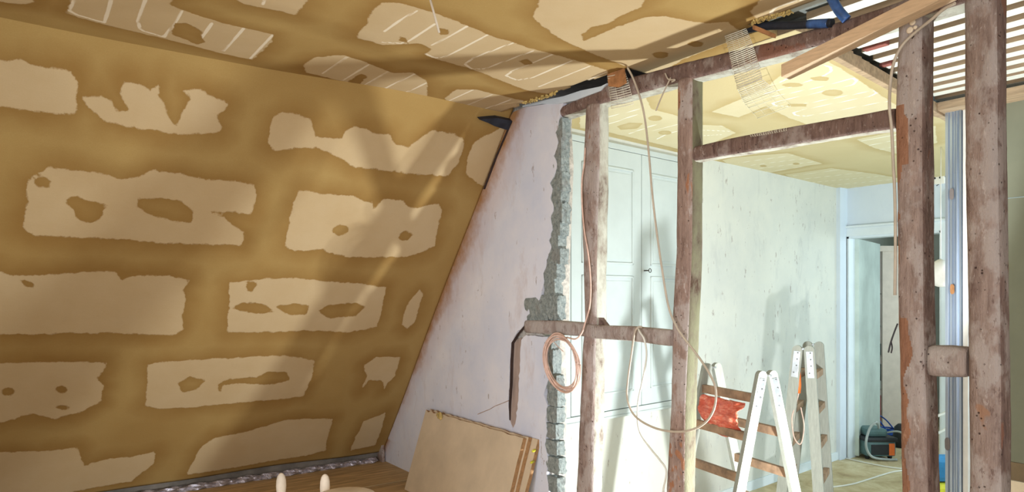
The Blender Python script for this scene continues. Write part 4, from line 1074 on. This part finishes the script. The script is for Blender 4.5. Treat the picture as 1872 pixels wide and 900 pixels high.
# hanging stick at the ceiling
bm = bmesh.new(); tube(bm, [onz(786, -6, ZC), onz(786, -6, ZC)+(dep(804, 60, 2.05)-onz(786, -6, ZC))], .0042, 8, smooth=False)
bm.free(); bm = bmesh.new(); a = onz(783, -14, ZC-.002); b = dep(803, 60, (a-EYEV).dot(F_ax)*1.02)
tube(bm, [a, b], .0038, 8, smooth=False)
setp(obj('cable_end', bm, 'cable_beige'), 'stiff beige cable end hanging from the near ceiling', 'cable')

# ------------------------------------------------------------------ floor things in the far room
def fl(u, v, z=.006): return onz(u, v, z)
cable('floor_cable', [fl(1500, 893), fl(1530, 890), fl(1560, 885), fl(1590, 876), fl(1615, 868), fl(1640, 862), fl(1690, 858)], .006, 'cable_white', 'white cable lying on the dusty far floor, nearest the taller ladder')
cable('floor_cable', [fl(1545, 838), fl(1575, 845), fl(1610, 852), fl(1645, 857), fl(1690, 860)], .006, 'cable_white', 'white cable on the far floor running out of the doorway')
# vacuum / machine
vp = fl(1598, 836, 0); vm = thing('vacuum_cleaner', (vp.x, vp.y, 0), 'teal grey vacuum cleaner with orange panel and hoses in the doorway', 'vacuum cleaner')
def vb(w_, d_, z0, z1, bev, mat, name, du=0, df=0):
    bm = bmesh.new(); c = vp+R_ax*du+F_ax*df; obox(bm, Vector((c.x, c.y, z0)), Vector((c.x, c.y, z1)), R_ax*w_, F_ax*d_, bev); return obj(name, bm, mat, vm)
vb(.26, .26, .03, .17, .03, 'machine', 'body'); vb(.28, .28, .16, .20, .015, 'black_pl', 'lid_rim'); vb(.18, .2, .20, .27, .025, 'machine', 'lid', -.02)
vb(.19, .01, .05, .14, .004, 'black_pl', 'front_panel', 0, -.13); vb(.05, .012, .045, .15, .004, 'orange', 'orange_clip', .085, -.132)
for du in (-.1, .1):
    bm = bmesh.new(); c = vp+R_ax*du-F_ax*.07+Vector((0, 0, .022)); lathe(bm, c-R_ax*.012, R_ax, [(0, .02), (.024, .02)], 12); obj('wheel', bm, 'black_pl', vm)
bm = bmesh.new()
q = lambda du, z, df=-.15: vp+R_ax*du+F_ax*df+Vector((0, 0, z))
tube(bm, [q(.02, .25, -.05), q(-.06, .34), q(-.12, .28), q(-.15, .14), q(-.10, .04), q(.02, .015), q(.12, .012)], .011, 8)
tube(bm, [q(.04, .22, -.05), q(.12, .26), q(.18, .22), q(.19, .10), q(.16, .02)], .008, 8)
obj('hose', bm, 'hose', vm)
# blue cable coil
bm = bmesh.new(); c = dep(1622, 776, 6.95); c.z = .05
for k in range(7):
    r_ = .09+random.uniform(-.015, .015); tube(bm, [c+Vector((r_*math.cos(a), r_*math.sin(a), random.uniform(-.004, .004)+k*.012-.03)) for a in np.linspace(0, 2*PI, 20)], .008, 6, 2)
tube(bm, [c+Vector((0, 0, .02)), c-R_ax*.08+Vector((0, 0, .13)), c-R_ax*.12+Vector((0, 0, .2)), c-R_ax*.02+Vector((0, 0, .14)), c+R_ax*.06+Vector((0, 0, .05))], .007, 6)
setp(obj('cable_coil', bm, 'cable_blue'), 'blue coiled cable on the hall floor behind the vacuum cleaner', 'cable coil')
# small dark tool next to the blue coil
bm = bmesh.new(); c = dep(1648, 770, 6.55); lathe(bm, Vector((c.x, c.y, 0)), (0, 0, 1), [(0, .07), (.1, .075), (.19, .06), (.22, .03)], 16)
setp(obj('bucket', bm, 'black_pl'), 'small dark bucket right of the blue cable coil, half behind the post', 'bucket')
# things between the posts
bm = bmesh.new(); c = dep(1720, 500, 4.35)
m_ = bmesh.ops.create_icosphere(bm, subdivisions=3, radius=.075)
for v in m_['verts']:
    v.co = (v.co.x*.9, v.co.y*.9, v.co.z*1.15); v.co = v.co*(1+.25*mnoise.noise(v.co*14))+c
bg = obj('hanging_bag', bm, 'white_pl', None, True); setp(bg, 'white bag with a red mark hanging between the orange brown post and the steel stud', 'bag')
bm = bmesh.new(); c2 = c-F_ax*.105+R_ax*.012+Vector((0, 0, -.01))
prism(bm, [c2+R_ax*a+Vector((0, 0, b)) for a, b in ((-.035, .045), (.0, .02), (.04, -.01), (.045, -.06), (.01, -.055), (-.02, -.01))], -F_ax*.008); obj('red_mark', bm, 'red', bg)
bm = bmesh.new(); tube(bm, [c+Vector((0, 0, .07)), Vector((c.x, c.y, ZC-.002))], .003, 6, smooth=False); obj('strap', bm, 'white_pl', bg)
yc = onx(1716, 870, 4.6)
bm = bmesh.new(); c = Vector((yc.x, yc.y, 0))
obox(bm, c+Vector((0, 0, .0)), c+Vector((0, 0, .31)), R_ax*.20, F_ax*.12, .03); sk = obj('rubbish_sack', bm, 'yellow'); setp(sk, 'yellow sack with a blue top on the floor behind the orange brown post', 'sack')
bm = bmesh.new(); obox(bm, c+Vector((0, 0, .315)), c+Vector((0, 0, .47)), R_ax*.18, F_ax*.11, .03); obj('blue_top', bm, 'blue', sk)
for k, (v0, v1) in enumerate(((672+90, 668+82), (794, 780))):
    t_ = (4.4, 4.6)[k]; bm = bmesh.new(); tube(bm, [dep(1712, v0, t_), dep(1733, v1, t_), dep(1738, v1-28, t_)], .009, 8)
    q_ = dep(1712, v0, t_); tube(bm, [q_, Vector((q_.x-.03, q_.y+.02, q_.z-.1)), Vector((q_.x-.04, q_.y+.03, .012))], .009, 8)
    setp(obj('white_pipe', bm, 'cable_white'), ['white bent pipe behind the steel stud, upper of two', 'white bent pipe behind the steel stud, lower of two'][k], 'pipe')
# electrical box and red tape at the back wall
bm = bmesh.new(); c = onx(1716, 326, XD); box(bm, (XD-.02, c.y-.05, c.z-.05), (XD, c.y+.05, c.z+.05), .006); eb = obj('junction_box', bm, 'white_pl'); setp(eb, 'white electrical box high on the back wall right of the door', 'junction box')
for dy in (-.02, .02):
    bm = bmesh.new(); lathe(bm, (XD-.02, c.y+dy, c.z), (-1, 0, 0), [(0, .008), (.004, .008)], 10); obj('screw_hole', bm, 'black_pl', eb)
cable('thin_cable', [onx(1712, 340, XD-.01), onx(1722, 332, XD-.01), onx(1730, 318, XD-.01)], .003, 'cable_dark', 'thin dark cable beside the electrical box')
bm = bmesh.new()
a = onx(1700, 302, XD-.03); b = onx(1738, 296, XD-.03)
obox(bm, a, b, (0, 0, .03), (.004, 0, 0)); obox(bm, onx(1712, 293, XD-.05), onx(1738, 287, XD-.05), (0, 0, .016), (.004, 0, 0))
setp(obj('barrier_tape', bm, 'red'), 'red tape strip under the far ceiling beside the steel stud', 'tape')
# long lintel crack on back wall over the door
# ------------------------------------------------------------------ chair and stool in the foreground
def turned(u, v, t, zfoot, lean=(0, 0)):
    p = dep(u, v, t); bm = bmesh.new(); H_ = p.z-zfoot
    k = t/2.9
    prof = [(0, .010), (H_*.3, .015), (H_*.5, .012), (H_-.16*k, .017*k), (H_-.125*k, .020*k), (H_-.110*k, .021*k), (H_-.100*k, .013*k), (H_-.092*k, .013*k), (H_-.082*k, .019*k), (H_-.055*k, .021*k), (H_-.03*k, .0195*k), (H_-.012*k, .015*k), (H_-.003*k, .008*k), (H_, .001)]
    top = p; foot_ = Vector((p.x, p.y, zfoot)); lathe(bm, foot_, top-foot_, prof, 24); return bm, p
ch = thing('child_chair', (dep(555, 870, 2.9).x, dep(555, 870, 2.9).y, ZN), 'small pale turned wood chair with two rounded knobs, at the lower frame edge', 'chair')
pa_, pb_ = None, None
bm, pa_ = turned(514, 865, 2.9, ZN); obj('back_post', bm, 'chair_wood', ch)
bm, pb_ = turned(594, 867, 2.9, ZN); obj('back_post', bm, 'chair_wood', ch)
bm = bmesh.new()
for dz in (.14, .20): tube(bm, [pa_-Vector((0, 0, dz)), pb_-Vector((0, 0, dz))], .008, 10, smooth=False)
obj('back_rail', bm, 'chair_wood', ch)
bm = bmesh.new(); cs_ = (pa_+pb_)/2-F_ax*.10; obox(bm, Vector((cs_.x, cs_.y, ZN+.13)), Vector((cs_.x, cs_.y, ZN+.15)), R_ax*.2, F_ax*.2, .006); obj('seat', bm, 'chair_wood', ch)
for du in (-.08, .08):
    bm = bmesh.new(); c = cs_+R_ax*du-F_ax*.08; lathe(bm, Vector((c.x, c.y, ZN)), (0, 0, 1), [(0, .009), (.06, .013), (.13, .011)], 14); obj('front_leg', bm, 'chair_wood', ch)
st_c = dep(632, 905, 2.75); st_ = thing('round_stool', (st_c.x, st_c.y, ZN), 'small round pale wooden stool top at the lower frame edge right of the knobs', 'stool')
zt_ = EYE-(892-HV)/FPX*2.85
c = dep(632, 900, 2.75)
bm = bmesh.new(); lathe(bm, Vector((c.x, c.y, zt_-.03)), (0, 0, 1), [(0, .115), (.006, .122), (.022, .122), (.029, .115), (.031, .02)], 40); obj('seat', bm, 'chair_wood', st_)
for k in range(3):
    a = k*2*PI/3+.4; bm = bmesh.new(); tube(bm, [Vector((c.x+.075*math.cos(a), c.y+.075*math.sin(a), zt_-.03)), Vector((c.x+.11*math.cos(a), c.y+.11*math.sin(a), ZN))], .012, 10, smooth=False); obj('leg', bm, 'chair_wood', st_)
# ------------------------------------------------------------------ room shell behind and beside the camera (light bounce only where walls stand)
bm = bmesh.new(); box(bm, (-1.42, -2.2, ZN-.1), (-1.32, 4.7, ZC+.1)); setp(obj('wall_left', bm, 'plaster_far'), 'left end wall of the near room', None, None, 'structure')

bm = bmesh.new(); box(bm, (P+.1, -2.3, 0), (6.1, -2.2, ZC+.1)); box(bm, (6.1, -2.3, 0), (6.2, -.2, ZC+.1))
setp(obj('wall_end', bm, 'plaster_far'), 'end wall of the far room', None, None, 'structure')
